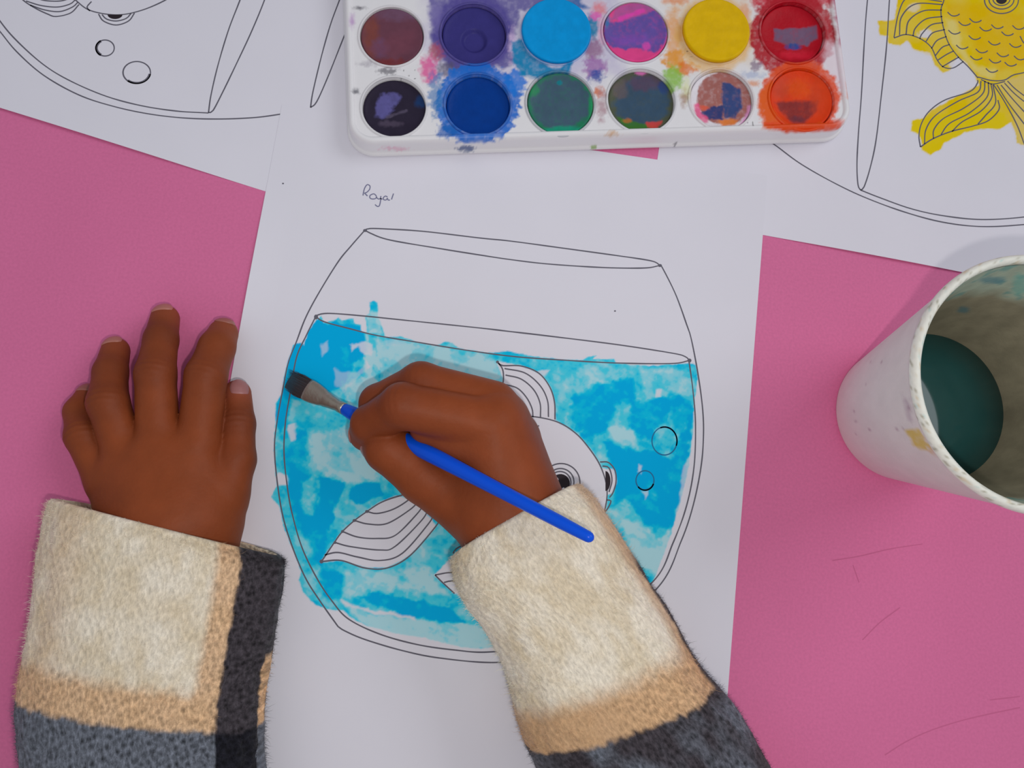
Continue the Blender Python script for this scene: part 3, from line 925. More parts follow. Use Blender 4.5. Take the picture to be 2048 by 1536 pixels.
for (q, seg), (o, z) in zip(rings, prof):
    pts = []
    for (a, b, k), kk in zip(seg, counts):
        pts += [a + (b - a) * t / kk for t in range(kk)]
    pts = np.array(pts)
    RR.append(tray_w(pts[:, 0], pts[:, 1], np.full(len(pts), z)))
n = len(RR[0])
V = np.stack(RR, 1).reshape(-1, 3)
Fsh = grid_faces(n, len(prof), wrap=True)
X, Y = proj(V)
base = np.broadcast_to(A(212, 209, 224), (len(V), 3)).copy()
cshell = deck_col(X, Y)
hz = V[:, 2]
lowside = (hz < 0.0085)[:, None]
c2 = base.copy()
for ex_, ey_, rx_, ry_, cc in ((935, 297, 18, 6, (20, 62, 120)), (1187, 294, 7, 5, (120, 150, 70)), (1350, 289, 3, 3, (60, 50, 70)), (790, 297, 22, 4, (205, 165, 180)), (1700, 175, 6, 40, (222, 120, 60))):
    c2 = lay(c2, X, Y, ell_sd(X, Y, ex_, ey_, rx_, ry_), A(*cc), 3, 5, 0.8, 5, 130)
kk = np.clip((hz - 0.0066) / 0.0026 + 0.5 * fbm(X / 9, Y / 9, 133, 2), 0, 1)[:, None]
cshell = c2 * (1 - kk) + cshell * kk
mesh_obj('tray_side', V, Fsh, M_SHELL, tray, col=cshell)

st = 0.00036
gx = np.arange(0.0012, TW - 0.0012 + st, st)
gy = np.arange(0.0012, TH - 0.0012 + st, st)
GX, GY = np.meshgrid(gx, gy, indexing='ij')
z = np.full(GX.shape, ZD)
for wx_, wy_, wr in WELL:
    rr = np.hypot(GX - wx_, GY - wy_)
    z -= 0.0050 * sst(0, 0.0010, wr - rr)
z += 0.00006 * fbm(GX / 0.006, GY / 0.006, 140, 3)
Vd = tray_w(GX, GY, z)
PX, PY = proj(tray_w(GX, GY, np.full(GX.shape, ZD)))
cd_ = deck_col(PX, PY)
F = grid_faces(len(gx), len(gy))
ok = np.ones(GX.shape, bool)
for cx, cy, sx, sy in ((TR, TR, -1, -1), (TW - TR, TR, 1, -1), (TR, TH - TR, -1, 1), (TW - TR, TH - TR, 1, 1)):
    inc = ((GX - cx) * sx > 0) & ((GY - cy) * sy > 0)
    ok &= ~(inc & (np.hypot(GX - cx, GY - cy) > TR - 0.0012))
F = F[ok.ravel()[F].all(1)]
Vq, Fq, cq = drop_unused(Vd.reshape(-1, 3), F, cd_.reshape(-1, 3))
mesh_obj('tray_deck', Vq, Fq, M_TRAY, tray, col=cq)

CAKES = {
    'brown': ((98, 58, 72), 'dull brown round paint cake with a purplish film', [('e', 742, 70, 16, 42, (118, 62, 52), 14, 8, .8), ('e', 785, 128, 50, 10, (110, 44, 44), 6, 5, .8), ('e', 760, 95, 14, 14, (96, 72, 108), 14, 6, .7), ('e', 800, 25, 46, 16, (104, 76, 100), 12, 6, .7), ('p', [(735, 100), (755, 80), (830, 60), (835, 90), (790, 120)], (108, 60, 74), 16, 8, .6)]),
    'purple': ((52, 48, 112), 'dark indigo purple round paint cake with a worn hollow', []),
    'sky blue': ((0, 138, 202), 'bright sky blue round paint cake, fresh and flat', []),
    'violet': ((86, 76, 146), 'violet blue round paint cake over a pink base', [('e', 1271, 67, 80, 80, (214, 66, 128), 3, 0, 1), ('p', [(1208, 60), (1212, 42), (1245, 40), (1310, 18), (1335, 50), (1336, 80), (1310, 106), (1280, 98), (1225, 98), (1208, 80)], (88, 76, 150), 4, 5, .97), ('p', [(1222, 40), (1235, 14), (1270, 4), (1310, 14), (1290, 26), (1250, 40)], (160, 80, 140), 6, 5, .95), ('l', [(1240, 38), (1260, 30), (1285, 22)], 4, (226, 64, 160), 5, 4, .9), ('p', [(1220, 75), (1290, 70), (1300, 85), (1235, 92)], (120, 72, 160), 10, 6, .7), ('e', 1213, 42, 6, 14, (20, 110, 160), 4, 3, .9), ('e', 1293, 92, 9, 8, (200, 70, 160), 4, 4, .9)]),
    'yellow': ((206, 166, 0), 'clean yellow round paint cake, raised above its well', []),
    'red': ((164, 8, 28), 'crimson round paint cake with a grey blotch', [('p', [(1548, 58), (1610, 56), (1632, 52), (1634, 76), (1615, 92), (1580, 92), (1548, 80)], (104, 84, 110), 4, 3, .95), ('e', 1588, 94, 15, 6, (10, 70, 140), 4, 3, .9), ('e', 1590, 110, 30, 8, (206, 30, 54), 8, 4, .7)]),
    'black': ((40, 34, 50), 'black round paint cake with a lilac scrape', [('p', [(750, 215), (760, 190), (790, 188), (802, 195), (785, 220), (765, 238), (750, 232)], (92, 88, 146), 6, 6, .85), ('e', 780, 248, 18, 6, (78, 68, 86), 5, 5, .7), ('e', 842, 204, 12, 12, (20, 60, 110), 8, 5, .7), ('l', [(775, 235), (800, 225), (812, 222)], 2, (84, 76, 96), 3, 3, .7)]),
    'navy': ((0, 52, 128), 'deep royal blue round paint cake', []),
    'green': ((58, 82, 100), 'grey filmed round paint cake with a green edge', [('e', 1120, 207, 80, 80, (34, 116, 82), 3, 0, 1), ('e', 1120, 205, 60, 56, (62, 84, 102), 10, 9, .97), ('e', 1130, 262, 40, 9, (20, 140, 110), 5, 4, .9), ('e', 1068, 178, 10, 12, (40, 130, 80), 6, 4, .8), ('e', 1119, 166, 5, 5, (0, 120, 130), 3, 2, .9), ('l', [(1170, 160), (1184, 185), (1182, 240)], 4, (30, 140, 84), 5, 3, .8)]),
    'murky': ((50, 74, 96), 'murky slate round paint cake with an olive green rim', [('e', 1282, 200, 80, 80, (74, 80, 62), 3, 0, 1), ('e', 1284, 205, 56, 52, (52, 76, 98), 10, 9, .95), ('e', 1290, 165, 36, 16, (84, 66, 88), 10, 8, .8), ('e', 1240, 180, 16, 18, (96, 84, 84), 8, 6, .7), ('e', 1283, 144, 12, 6, (212, 108, 172), 3, 3, .95), ('p', [(1235, 235), (1290, 248), (1310, 252), (1300, 268), (1260, 264)], (56, 110, 40), 4, 3, .95), ('p', [(1292, 246), (1325, 242), (1316, 256), (1300, 260)], (196, 62, 60), 3, 3, .9), ('e', 1328, 172, 12, 14, (40, 64, 120), 6, 4, .8), ('e', 1255, 242, 8, 4, (170, 100, 50), 3, 3, .8)]),
    'rust': ((150, 88, 82), 'half used rust brown paint cake in a clear white cup', [('e', 1443, 200, 80, 80, (216, 206, 218), 3, 0, 1), ('e', 1450, 196, 56, 54, (150, 88, 80), 4, 4, .97), ('p', [(1445, 165), (1460, 168), (1480, 180), (1486, 215), (1470, 235), (1450, 238), (1445, 205)], (38, 66, 118), 5, 5, .95), ('p', [(1402, 226), (1425, 214), (1445, 212), (1445, 240), (1420, 240)], (34, 54, 108), 4, 5, .95), ('l', [(1394, 212), (1398, 230), (1410, 240)], 6, (222, 74, 124), 4, 3, .9), ('e', 1408, 216, 9, 5, (206, 84, 60), 3, 3, .9), ('e', 1455, 244, 18, 6, (222, 118, 50), 3, 4, .95), ('l', [(1500, 215), (1494, 235), (1485, 248)], 4, (222, 140, 190), 4, 3, .8)]),
    'orange': ((206, 56, 16), 'vermilion orange round paint cake with a maroon patch', [('e', 1598, 178, 26, 18, (232, 72, 10), 14, 8, .9), ('p', [(1550, 205), (1590, 202), (1637, 202), (1632, 225), (1605, 246), (1580, 240), (1560, 222)], (122, 42, 42), 6, 4, .92), ('e', 1595, 240, 16, 8, (88, 44, 60), 6, 4, .7), ('e', 1640, 185, 20, 40, (196, 62, 26), 14, 8, .7), ('e', 1560, 175, 16, 22, (184, 62, 36), 10, 6, .6), ('l', [(1540, 220), (1565, 250), (1600, 262), (1640, 250)], 5, (240, 76, 10), 5, 4, .9)]),
}
TOPZ = {'sky blue': 0.0124, 'yellow': 0.0128, 'brown': 0.0099, 'violet': 0.0104, 'green': 0.0100, 'orange': 0.0094, 'rust': 0.0090}
for (nm, px, py, pr), (wx_, wy_, wr) in zip(PANS, WELL):
    # the moulded ring round the well
    R0 = wr + 0.0002
    t = np.linspace(0, 2 * np.pi, 96, endpoint=False)
    a = np.linspace(0, 2 * np.pi, 10, endpoint=False)
    T_, A_ = np.meshgrid(t, a, indexing='ij')
    rr = R0 + 0.00055 * np.cos(A_)
    V = tray_w(wx_ + rr * np.cos(T_), wy_ + rr * np.sin(T_), ZD + 0.0001 + 0.00055 * np.sin(A_)).reshape(-1, 3)
    I, J = np.meshgrid(np.arange(96), np.arange(10), indexing='ij')
    F = np.stack([I * 10 + J, ((I + 1) % 96) * 10 + J, ((I + 1) % 96) * 10 + (J + 1) % 10, I * 10 + (J + 1) % 10], -1).reshape(-1, 4)
    X, Y = proj(V)
    bc = deck_col(X, Y)
    tint = A(*CAKES[nm][0])
    k = 0.35 if nm in ('purple', 'red', 'navy', 'orange', 'sky blue', 'green') else 0.12
    mesh_obj('well_rim', V, F, M_TRAY, tray, col=bc * (1 - k) + tint * k)
    # the cake of paint
    zt_ = TOPZ.get(nm, 0.0086)
    cr_ = wr - 0.0006 if zt_ < 0.011 else wr + 0.0001
    zb_ = ZD - 0.0048 if zt_ < 0.011 else ZD + 0.0001
    zb_ = ZD - 0.0049
    pr_ = [(0.0, zb_), (wr - 0.0013, zb_)]
    if zt_ > 0.011:
        pr_ = [(0.0, zb_), (wr - 0.0013, zb_), (wr - 0.0012, ZD + 0.0008), (cr_ + 0.0002, ZD + 0.0012)]
    pr_ += [(cr_, zt_ - 0.0005), (cr_ - 0.0002, zt_ - 0.0001), (cr_ - 0.0006, zt_)]
    dish = 0.0009 if nm not in ('sky blue', 'yellow') else 0.0003
    for s in np.linspace(0.955, 0.0, 44):
        pr_.append(((cr_ - 0.0006) * s, zt_ - dish * (1 - s ** 6)))
    V, F = lathe(pr_, 110)
    if nm == 'purple':
        # the hollow worn by the brush
        hol = sst(0.0060, 0.0038, np.hypot(V[:, 0], V[:, 1] + 0.0016))
        V[:, 2] -= 0.0016 * hol * (V[:, 2] > zt_ - 0.0015)
    W_ = tray_w(V[:, 0] + wx_, V[:, 1] + wy_, V[:, 2])
    X, Y = proj(W_)
    c = np.broadcast_to(A(*CAKES[nm][0]), (len(V), 3)).copy()
    for k, it in enumerate(CAKES[nm][2]):
        if it[0] == 'e':
            _, a, b, rx, ry, cc, so, no, op = it
            sd = ell_sd(X, Y, a, b, rx, ry)
        elif it[0] == 'p':
            _, p, cc, so, no, op = it
            sd = poly_sd(X, Y, p)
        else:
            _, p, r_, cc, so, no, op = it
            sd = line_sd(X, Y, p, r_)
        c = lay(c, X, Y, sd, A(*cc), so, no, op, 10, 150 + k)
    c = c * (1 + 0.10 * fbm(X / 14, Y / 14, 170, 3))[:, None]
    W_[:, :2] += 0
    o = mesh_obj('paint_cake', W_, F, M_CAKE, None, origin=tray_w(wx_, wy_, zb_), col=np.clip(c, 0, 1))
    tag(o, CAKES[nm][1], 'paint cake', 'paint cakes in the watercolour tray')

# ------------------------------------------------------------------ cup of rinse water
CX, CY = 0.2728 - 0.09910221, -0.0966 + 0.15910607
RB, RT, CH = 0.027, 0.0413, 0.085
rr = lambda z: RB + (RT - RB) * z / CH
cup = thing('water_cup', (CX, CY, 0), 'white foam cup with a speckled rim, holding dirty rinse water', 'cup')
outer = [(0, 0.0016), (RB - 0.0035, 0.0016), (RB - 0.0030, 0.0002), (RB - 0.0012, 0.0), (RB - 0.0003, 0.0008)]
outer += [(rr(z), z) for z in np.linspace(0.002, CH - 0.003, 90)]
V, F = lathe(outer, 200)
V += [CX, CY, 0]
X, Y = proj(V)
c = np.broadcast_to(A(206, 200, 196), (len(V), 3)).copy()
nrm = V - [CX, CY, 0]
fac = (CAM[0] - V[:, 0]) * nrm[:, 0] + (CAM[1] - V[:, 1]) * nrm[:, 1] > 0
cs = lay(c, X, Y, poly_sd(X, Y, [(1810, 860), (1838, 860), (1852, 882), (1868, 900), (1850, 900), (1826, 888)]), A(196, 168, 40), 6, 6, 0.85, 6, 180)
cs = lay(cs, X, Y, poly_sd(X, Y, [(1805, 790), (1818, 800), (1824, 845), (1812, 835)]), A(160, 140, 152), 8, 6, 0.6, 8, 181)
cs = lay(cs, X, Y, poly_sd(X, Y, [(1862, 890), (1890, 905), (1880, 912), (1858, 905)]), A(196, 160, 130), 8, 4, 0.6, 8, 182)
for k in range(14):
    sx, sy = rng.uniform(1700, 1830), rng.uniform(720, 950)
    cs = lay(cs, X, Y, ell_sd(X, Y, sx, sy, rng.uniform(1, 2.6), rng.uniform(1, 3)), A(150, 120, 135), 2, 1, 0.6, 5, k)
c = np.where(fac[:, None], cs, c)
c = c * (1 + 0.05 * fbm(np.arctan2(nrm[:, 1], nrm[:, 0]) * 9, V[:, 2] * 130, 183, 3))[:, None]
mesh_obj('cup_wall', V, F, M_CUP, cup, col=c)
inner = [(rr(z) - 0.0021, z) for z in np.linspace(CH - 0.003, 0.003, 90)] + [(0.0, 0.003)]
V, F = lathe(inner, 200)
ang = np.arctan2(V[:, 1], V[:, 0])
V += [CX, CY, 0]
zz = V[:, 2] / CH
nz1 = fbm(ang * 3.2, zz * 5, 190, 4)
nz2 = fbm(ang * 9, zz * 14, 193, 3)
zw = zz + 0.07 * nz1
stops = [(-1.0, (138, 130, 110)), (0.70, (138, 130, 110)), (0.80, (162, 172, 156)), (2.0, (162, 172, 156))]
c = np.zeros((len(V), 3))
for (t0, c0), (t1, c1) in zip(stops[:-1], stops[1:]):
    w = np.clip((zw - t0) / (t1 - t0), 0, 1)[:, None]
    c = np.where((zw >= t0)[:, None], A(*c0) * (1 - w) + A(*c1) * w, c)
c *= (1 + 0.22 * nz1 + 0.2 * nz2)[:, None]
tl_ = np.clip((nz2 - 0.28) / 0.2, 0, 1)[:, None] * (zz > 0.7)[:, None]
c = c * (1 - 0.6 * tl_) + A(70, 140, 140) * 0.6 * tl_
X, Y = proj(V)
facing = ((CAM[0] - V[:, 0]) * (V[:, 0] - CX) + (CAM[1] - V[:, 1]) * (V[:, 1] - CY) < 0) | (zz < 2)
for px_, py_, a, b, cc in ((1985, 560, 24, 7, (62, 128, 146)), (1928, 620, 9, 7, (50, 110, 124)), (2040, 570, 14, 22, (110, 170, 160))):
    c = np.where(facing[:, None], lay(c, X, Y, ell_sd(X, Y, px_, py_, a, b), A(*cc), 6, 5, 0.7, 7, 195), c)
mesh_obj('cup_lining', V, F, M_CUP, cup, col=np.clip(c, 0.01, 1))
# rolled rim
t = np.linspace(0, 2 * np.pi, 220, endpoint=False)
a = np.linspace(0, 2 * np.pi, 16, endpoint=False)
T_, A_ = np.meshgrid(t, a, indexing='ij')
r_ = RT - 0.0011 + 0.0015 * np.cos(A_)
V = np.stack([CX + r_ * np.cos(T_), CY + r_ * np.sin(T_), CH - 0.0022 + 0.0022 * np.sin(A_)], -1).reshape(-1, 3)
I, J = np.meshgrid(np.arange(220), np.arange(16), indexing='ij')
F = np.stack([I * 16 + J, ((I + 1) % 220) * 16 + J, ((I + 1) % 220) * 16 + (J + 1) % 16, I * 16 + (J + 1) % 16], -1).reshape(-1, 4)
c = np.broadcast_to(A(214, 210, 200), (len(V), 3)).copy()
n1 = fbm(T_.ravel() * 22, A_.ravel() * 1.2, 200, 3)
n2 = fbm(T_.ravel() * 95, A_.ravel() * 4.5, 204, 3)
c = c * (1 + 0.12 * n2)[:, None]
for thr, src, cc in ((0.34, n2, (128, 122, 96)), (0.42, n1, (196, 180, 150)), (0.5, -n2 + 0 * n1, (178, 198, 194)), (0.5, -n1, (160, 190, 184))):
    k = (np.clip((src - thr) / 0.12, 0, 1) * 0.7)[:, None]
    c = c * (1 - k) + A(*cc) * k
mesh_obj('cup_rim', V, F, M_CUP, cup, col=c)
ZWAT = 0.0240
V, F = lathe([(0, 0.0035), (rr(0.0035) - 0.0023, 0.0035), (rr(ZWAT) - 0.0021, ZWAT), (rr(ZWAT) * 0.5, ZWAT), (0, ZWAT)], 96)
o = mesh_obj('rinse_water', V + [CX, CY, 0], F, M_WATER, None, origin=(CX, CY, 0.0035))
tag(o, 'dark teal rinse water at the bottom of the cup', 'water')
o['kind'] = 'thing'

# ------------------------------------------------------------------ paint brush
B0 = P(574.0, 758.0, 0.0012)
B1 = P(1187.0, 1079.0, 0.070)
bd = (B1 - B0) / np.linalg.norm(B1 - B0)
bs = np.cross(bd, [0, 0, 1.0])
bs /= np.linalg.norm(bs)
bu = np.cross(bs, bd)
BL = np.linalg.norm(B1 - B0)


def along_px(px):
    lo, hi = 0.0, 1.0
    for _ in range(40):
        m_ = (lo + hi) / 2
        if proj(B0 + bd * BL * m_)[0] < px:
            lo = m_
        else:
            hi = m_
    return lo * BL


def tube(stations, n=28, curve=None):
    """stations: (distance along brush, half width, half thickness)"""
    t = np.linspace(0, 2 * np.pi, n, endpoint=False)
    Vs = []
    for s_, a_, b_ in stations:
        c_ = B0 + bd * s_ + (curve(s_) if curve else 0)
        Vs.append(c_ + np.cos(t)[:, None] * bs * a_ + np.sin(t)[:, None] * bu * b_)
    m_ = len(Vs)
    V = np.stack(Vs, 1).reshape(-1, 3)
    F = [tuple(f) for f in grid_faces(n, m_, wrap=True)]
    F.append(tuple(i * m_ for i in reversed(range(n))))
    F.append(tuple(i * m_ + m_ - 1 for i in range(n)))
    return V, F


brush = thing('paintbrush', tuple(B0), 'blue handled flat paintbrush with dark bristles, held in the hand', 'paintbrush')
sF0, sF1 = along_px(614), along_px(689)
hs = []
for s_, r_ in ((0, .0019), (.002, .0024), (.006, .0028), (.016, .0030), (.03, .0031), (.045, .0029), (.06, .0026), (.08, .0023), (.1, .0021), (1, .0018)):
    s2 = sF1 - 0.001 + s_
    if s_ == 1:
        s2 = BL - 0.002
    if s2 <= BL - 0.002:
        hs.append((s2, r_, r_))
for a in np.radians([25, 50, 70, 85]):
    hs.append((BL - 0.002 + 0.002 * math.sin(a), 0.0018 * math.cos(a), 0.0018 * math.cos(a)))
hs = sorted(hs)
V, F = tube(hs)
mesh_obj('handle', V, F, M_BLUE, brush)
fs = []
for k in np.linspace(0, 1, 18):
    s_ = sF0 + (sF1 - sF0) * k
    a_ = 0.0044 * (1 - sst(0.05, 0.85, k)) + 0.0023 * sst(0.05, 0.85, k)
    b_ = 0.0014 + 0.0009 * sst(0.1, 0.8, k)
    g_ = 0.00018 if abs(k - 0.45) < 0.03 or abs(k - 0.85) < 0.03 else 0
    fs.append((s_, a_ - g_, b_ - g_))
V, F = tube(fs)
mesh_obj('ferrule', V, F, M_STEEL, brush)
bend = lambda s_: np.array([0, 0, 0.0])
st_ = []
for k in np.linspace(0, 1, 10):
    s_ = sF0 + 0.001 - (sF0 + 0.001 - 0.0015) * k
    st_.append((s_, 0.0041 * (1 - 0.10 * k) - 0.0002, 0.0013 * (1 - 0.45 * k)))
V, F = tube(st_[::-1], 24)
kk = np.clip(((V - B0) @ bd) / sF0, 0, 1)[:, None]
cb = A(44, 34, 34) * kk + A(20, 62, 78) * (1 - kk)
core = (V, F, cb)
Vs, Fs, Cs = [V], [np.array(f) for f in F], [cb]
n0 = len(V)
for k in range(420):
    u = rng.uniform(-1, 1)
    w = rng.uniform(-1, 1) * math.sqrt(1 - u * u)
    s0, s1 = sF0 + 0.001, rng.uniform(-0.0010, 0.0035) + 0.0018 * u
    p0 = B0 + bd * s0 + bs * u * 0.0042 + bu * w * 0.0014
    p1 = B0 + bd * s1 + bs * u * (0.0040 + rng.normal() * 0.0003) + bu * w * 0.0010
    p1[2] = max(p1[2], 0.0005)
    pm = (p0 + p1) / 2 + bs * rng.normal() * 0.0002
    d_ = bs * 0.00007
    Vs.append(np.array([p0 - d_, p0 + d_, pm + d_, pm - d_, p1]))
    Fs += [np.array(f) for f in ((n0, n0 + 1, n0 + 2, n0 + 3), (n0 + 3, n0 + 2, n0 + 4))]
    g = rng.uniform(0.6, 1.7)
    Cs.append(np.array([A(46, 36, 36) * g] * 2 + [A(42, 36, 38) * g] * 2 + [A(18, 70, 90) * g]))
    n0 += 5
mesh_obj('bristles', np.vstack(Vs), Fs, M_HAIR, brush, col=np.clip(np.vstack(Cs), 0, 1))

# ------------------------------------------------------------------ the child's hands and sleeves
def capsule(G, a, b, ra, rb):
    ab = b - a
    L = float(ab @ ab) + 1e-12
    t = np.clip(((G[0] - a[0]) * ab[0] + (G[1] - a[1]) * ab[1] + (G[2] - a[2]) * ab[2]) / L, 0, 1)
    d = np.sqrt((G[0] - a[0] - t * ab[0]) ** 2 + (G[1] - a[1] - t * ab[1]) ** 2 + (G[2] - a[2] - t * ab[2]) ** 2)
    return d - (ra + (rb - ra) * t)


def smin(a, b, k):
    h = np.maximum(k - np.abs(a - b), 0) / k
    return np.minimum(a, b) - h * h * k * 0.25


def surface_nets(val, org, res):
    nx, ny, nz = val.shape
    s = val < 0
    cnt = np.zeros((nx - 1, ny - 1, nz - 1), np.int8)
    offs = [(i, j, k) for i in (0, 1) for j in (0, 1) for k in (0, 1)]
    for i, j, k in offs:
        cnt += s[i:nx - 1 + i, j:ny - 1 + j, k:nz - 1 + k]
    act = (cnt > 0) & (cnt < 8)
    idx = np.argwhere(act)
    cv = np.stack([val[idx[:, 0] + i, idx[:, 1] + j, idx[:, 2] + k] for i, j, k in offs], 1)
    acc = np.zeros((len(idx), 3))
    num = np.zeros(len(idx))
    oa = np.array(offs, float)
    for p in range(8):
        for q in range(p + 1, 8):
            if abs(oa[p] - oa[q]).sum() == 1:
                m = (cv[:, p] < 0) != (cv[:, q] < 0)
                t = cv[:, p] / np.where(m, cv[:, p] - cv[:, q], 1)
                pt = oa[p] + (oa[q] - oa[p]) * t[:, None]
                acc[m] += pt[m]
                num[m] += 1
    V = (idx + acc / num[:, None]) * res + org
    mp = -np.ones(act.shape, np.int64)
    mp[idx[:, 0], idx[:, 1], idx[:, 2]] = np.arange(len(idx))
    F = []
    for ax in range(3):
        a = np.take(s, range(0, s.shape[ax] - 1), ax)
        b = np.take(s, range(1, s.shape[ax]), ax)
        e = np.argwhere(a != b)
        o1, o2 = [x for x in range(3) if x != ax]
        e = e[(e[:, o1] > 0) & (e[:, o2] > 0) & (e[:, o1] < act.shape[o1]) & (e[:, o2] < act.shape[o2])]
        quad = []
        for d1, d2 in ((0, 0), (1, 0), (1, 1), (0, 1)):
            q = e.copy()
            q[:, o1] -= d1
            q[:, o2] -= d2
            quad.append(mp[q[:, 0], q[:, 1], q[:, 2]])
        quad = np.stack(quad, 1)
        fl_ = a[e[:, 0], e[:, 1], e[:, 2]]
        if ax == 1:
            fl_ = ~fl_
        quad[~fl_] = quad[~fl_][:, ::-1]
        F.append(quad)
    return V, np.vstack(F)


def J(px, py, z, r):
    """joint: pixel, height (mm), radius (mm)"""
    return P(float(px), float(py), z / 1000.0), r / 1000.0


def build_hand(fingers, palm, arm, res, kpalm, kf, floor_z):
    allj = [j for f in fingers for j in f] + [j for s in palm for j in s] + list(arm)
    lo = np.min([p - r for p, r in allj], 0) - 0.005
    hi = np.max([p + r for p, r in allj], 0) + 0.007
    lo[2] = max(lo[2], floor_z - 0.003)
    ax = [np.arange(lo[i], hi[i] + res, res, dtype=np.float32) for i in range(3)]
    G = [ax[0][:, None, None], ax[1][None, :, None], ax[2][None, None, :]]
    d = None
    for s in palm:
        for (a, ra), (b, rb) in zip(s[:-1], s[1:]):
            q = capsule(G, a, b, ra, rb)
            d = q if d is None else smin(d, q, kpalm)
    for (a, ra), (b, rb) in zip(arm[:-1], arm[1:]):
        d = smin(d, capsule(G, a, b, ra, rb), 0.010)
    out = d
    for f, kfi in zip(fingers, kf):
        g = None
        for (a, ra), (b, rb) in zip(f[:-1], f[1:]):
            q = capsule(G, a, b, ra, rb)
            g = q if g is None else smin(g, q, 0.0018)
        out = smin(out, smin(g, d, kfi), 0.0006)
    # soft flesh flattens where it rests on the paper
    fl_ = (floor_z - G[2]) + 0 * out
    out = -smin(-out, -fl_, 0.0015)
    return surface_nets(out.astype(np.float64), lo.astype(float), res)


def wrinkle(V, trip, amp=0.00018):
    """fine skin folds across the backs of the finger joints"""
    V = V.copy()
    for (a, ra), (b, rb), (c, rc) in trip:
        t1 = (b - a) / np.linalg.norm(b - a)
        t2 = (c - b) / np.linalg.norm(c - b)
        ax = t1 + t2
        ax /= np.linalg.norm(ax)
        out = t1 - t2
        out = out + np.array([0, 0, 0.35])
        out -= ax * (out @ ax)
        out /= np.linalg.norm(out)
        r = V - b
        t = r @ ax
        q = r - t[:, None] * ax
        qn = np.linalg.norm(q, axis=1) + 1e-9
        dors = np.clip((q @ out) / qn, 0, 1) ** 2
        near = (qn < 1.25 * rb)
        bow = t + 0.0012 * (1 - dors)
        k = amp * np.exp(-(t / 0.0034) ** 2) * np.cos(2 * np.pi * bow / 0.0024 + math.pi) * dors * near
        V += (q / qn[:, None]) * k[:, None]
    return V


def nail_mesh(hand, joint_a, joint_b, r, up, roll=0.0, wdeg=52, l0=-0.35, l1=0.95, col=(190, 130, 118)):
    d = joint_b - joint_a
    d = d / np.linalg.norm(d)
    n = np.asarray(up, float)
    n = n - d * (n @ d)
    n /= np.linalg.norm(n)
    s = np.cross(d, n)
    n, s = n * math.cos(roll) + s * math.sin(roll), s * math.cos(roll) - n * math.sin(roll)
    us = np.linspace(-1, 1, 15)
    vs = np.linspace(0, 1, 15)
    V = []
    C = []
    for u in us:
        for v in vs:
            wd_ = wdeg * (0.80 + 0.20 * math.sqrt(max(0, 1 - (1 - v * 2) ** 2)))
            a = math.radians(wd_) * u
            l = (l0 + (l1 - l0) * v) * r
            l -= 0.22 * r * u * u * (1 if v > 0.5 else -0.6) * abs(v - 0.5) * 2
            # follow the rounded fingertip
            rad = r * (1.045 if v < 0.97 else 1.03)
            if l > 0:
                rho = math.sqrt(max(rad * rad - (0.9 * l) ** 2, 0.05 * rad * rad))
            else:
                rho = rad
            edge = 1.0 - 0.05 * (abs(u) > 0.95) - 0.05 * (v < 0.03)
            V.append(joint_b + d * l + (n * math.cos(a) + s * math.sin(a)) * rho * edge)
            C.append(A(col) * (1.12 if v > 0.86 else (1.0 if v > 0.2 else 1.06)))
    F = grid_faces(15, 15)
    return mesh_obj('fingernail', np.array(V), F, M_NAIL, hand, col=np.array(C))


def skin_colors(V, joints, base, dark, tips):
    c = np.broadcast_to(A(*base), (len(V), 3)).copy()
    for (p, r), amt in joints:
        dd = np.linalg.norm(V - p, axis=1)
        k = (amt * np.exp(-(dd / (1.35 * r)) ** 4))[:, None]
        c = c * (1 - k) + A(*dark) * k
    for (p, r), amt, cc in tips:
        dd = np.linalg.norm(V - p, axis=1)
        k = (amt * np.exp(-(dd / (1.25 * r)) ** 4))[:, None]
        c = c * (1 - k) + A(*cc) * k
    n = fbm(V[:, 0] * 90, V[:, 1] * 90 + V[:, 2] * 60, 220, 3)
    return c * (1 + 0.08 * n)[:, None]


person = thing('person', tuple(P(700.0, 1500.0, 0.0)), 'child in a plaid wool jacket leaning hands on the table and painting with a brush', 'person')

# --- left hand, spread on the table
LI = [J(398, 880, 18, 8.0), J(412, 752, 19, 7.5), J(434, 695, 13, 6.7), J(446, 668, 9.0, 5.8)]
LM = [J(316, 880, 19, 7.8), J(311, 748, 20, 7.2), J(322, 680, 14, 6.2), J(330, 638, 8.0, 5.5)]
LR = [J(252, 915, 18, 7.6), J(216, 806, 20, 7.2), J(221, 745, 14, 6.1), J(231, 702, 8.0, 5.3)]
LL = [J(214, 965, 15, 7.0), J(168, 872, 15, 6.6), J(160, 824, 10, 5.6), J(176, 794, 6.6, 4.8)]
LT = [J(446, 1000, 14, 9.0), J(472, 920, 13.5, 7.2), J(476, 848, 11.5, 6.3), J(474, 788, 8.5, 5.4)]
palm = [[J(290, 1045, 14, 13), J(226, 965, 14, 8.5)], [J(305, 1040, 16, 14), J(258, 930, 16, 9.2)], [J(340, 1040, 17, 14), J(318, 908, 17.5, 9.6)],
        [J(385, 1040, 16, 13), J(392, 908, 17, 9.4)], [J(395, 1035, 15, 13), J(450, 985, 13.5, 8.6)], [J(345, 990, 14, 13), J(325, 950, 14, 13)],
        [J(268, 1055, 13, 12), J(280, 1110, 14, 11.5)], [J(410, 1055, 13, 12), J(405, 1110, 14, 11.5)]]
arm = [J(340, 1045, 15, 15), J(335, 1100, 15, 14.5), J(318, 1200, 16, 14), J(300, 1290, 17, 14)]
V, F = build_hand([LI, LM, LR, LL, LT], palm, arm, 0.00062, 0.008, (0.0035, 0.0035, 0.0035, 0.0035, 0.0022), 0.0008)
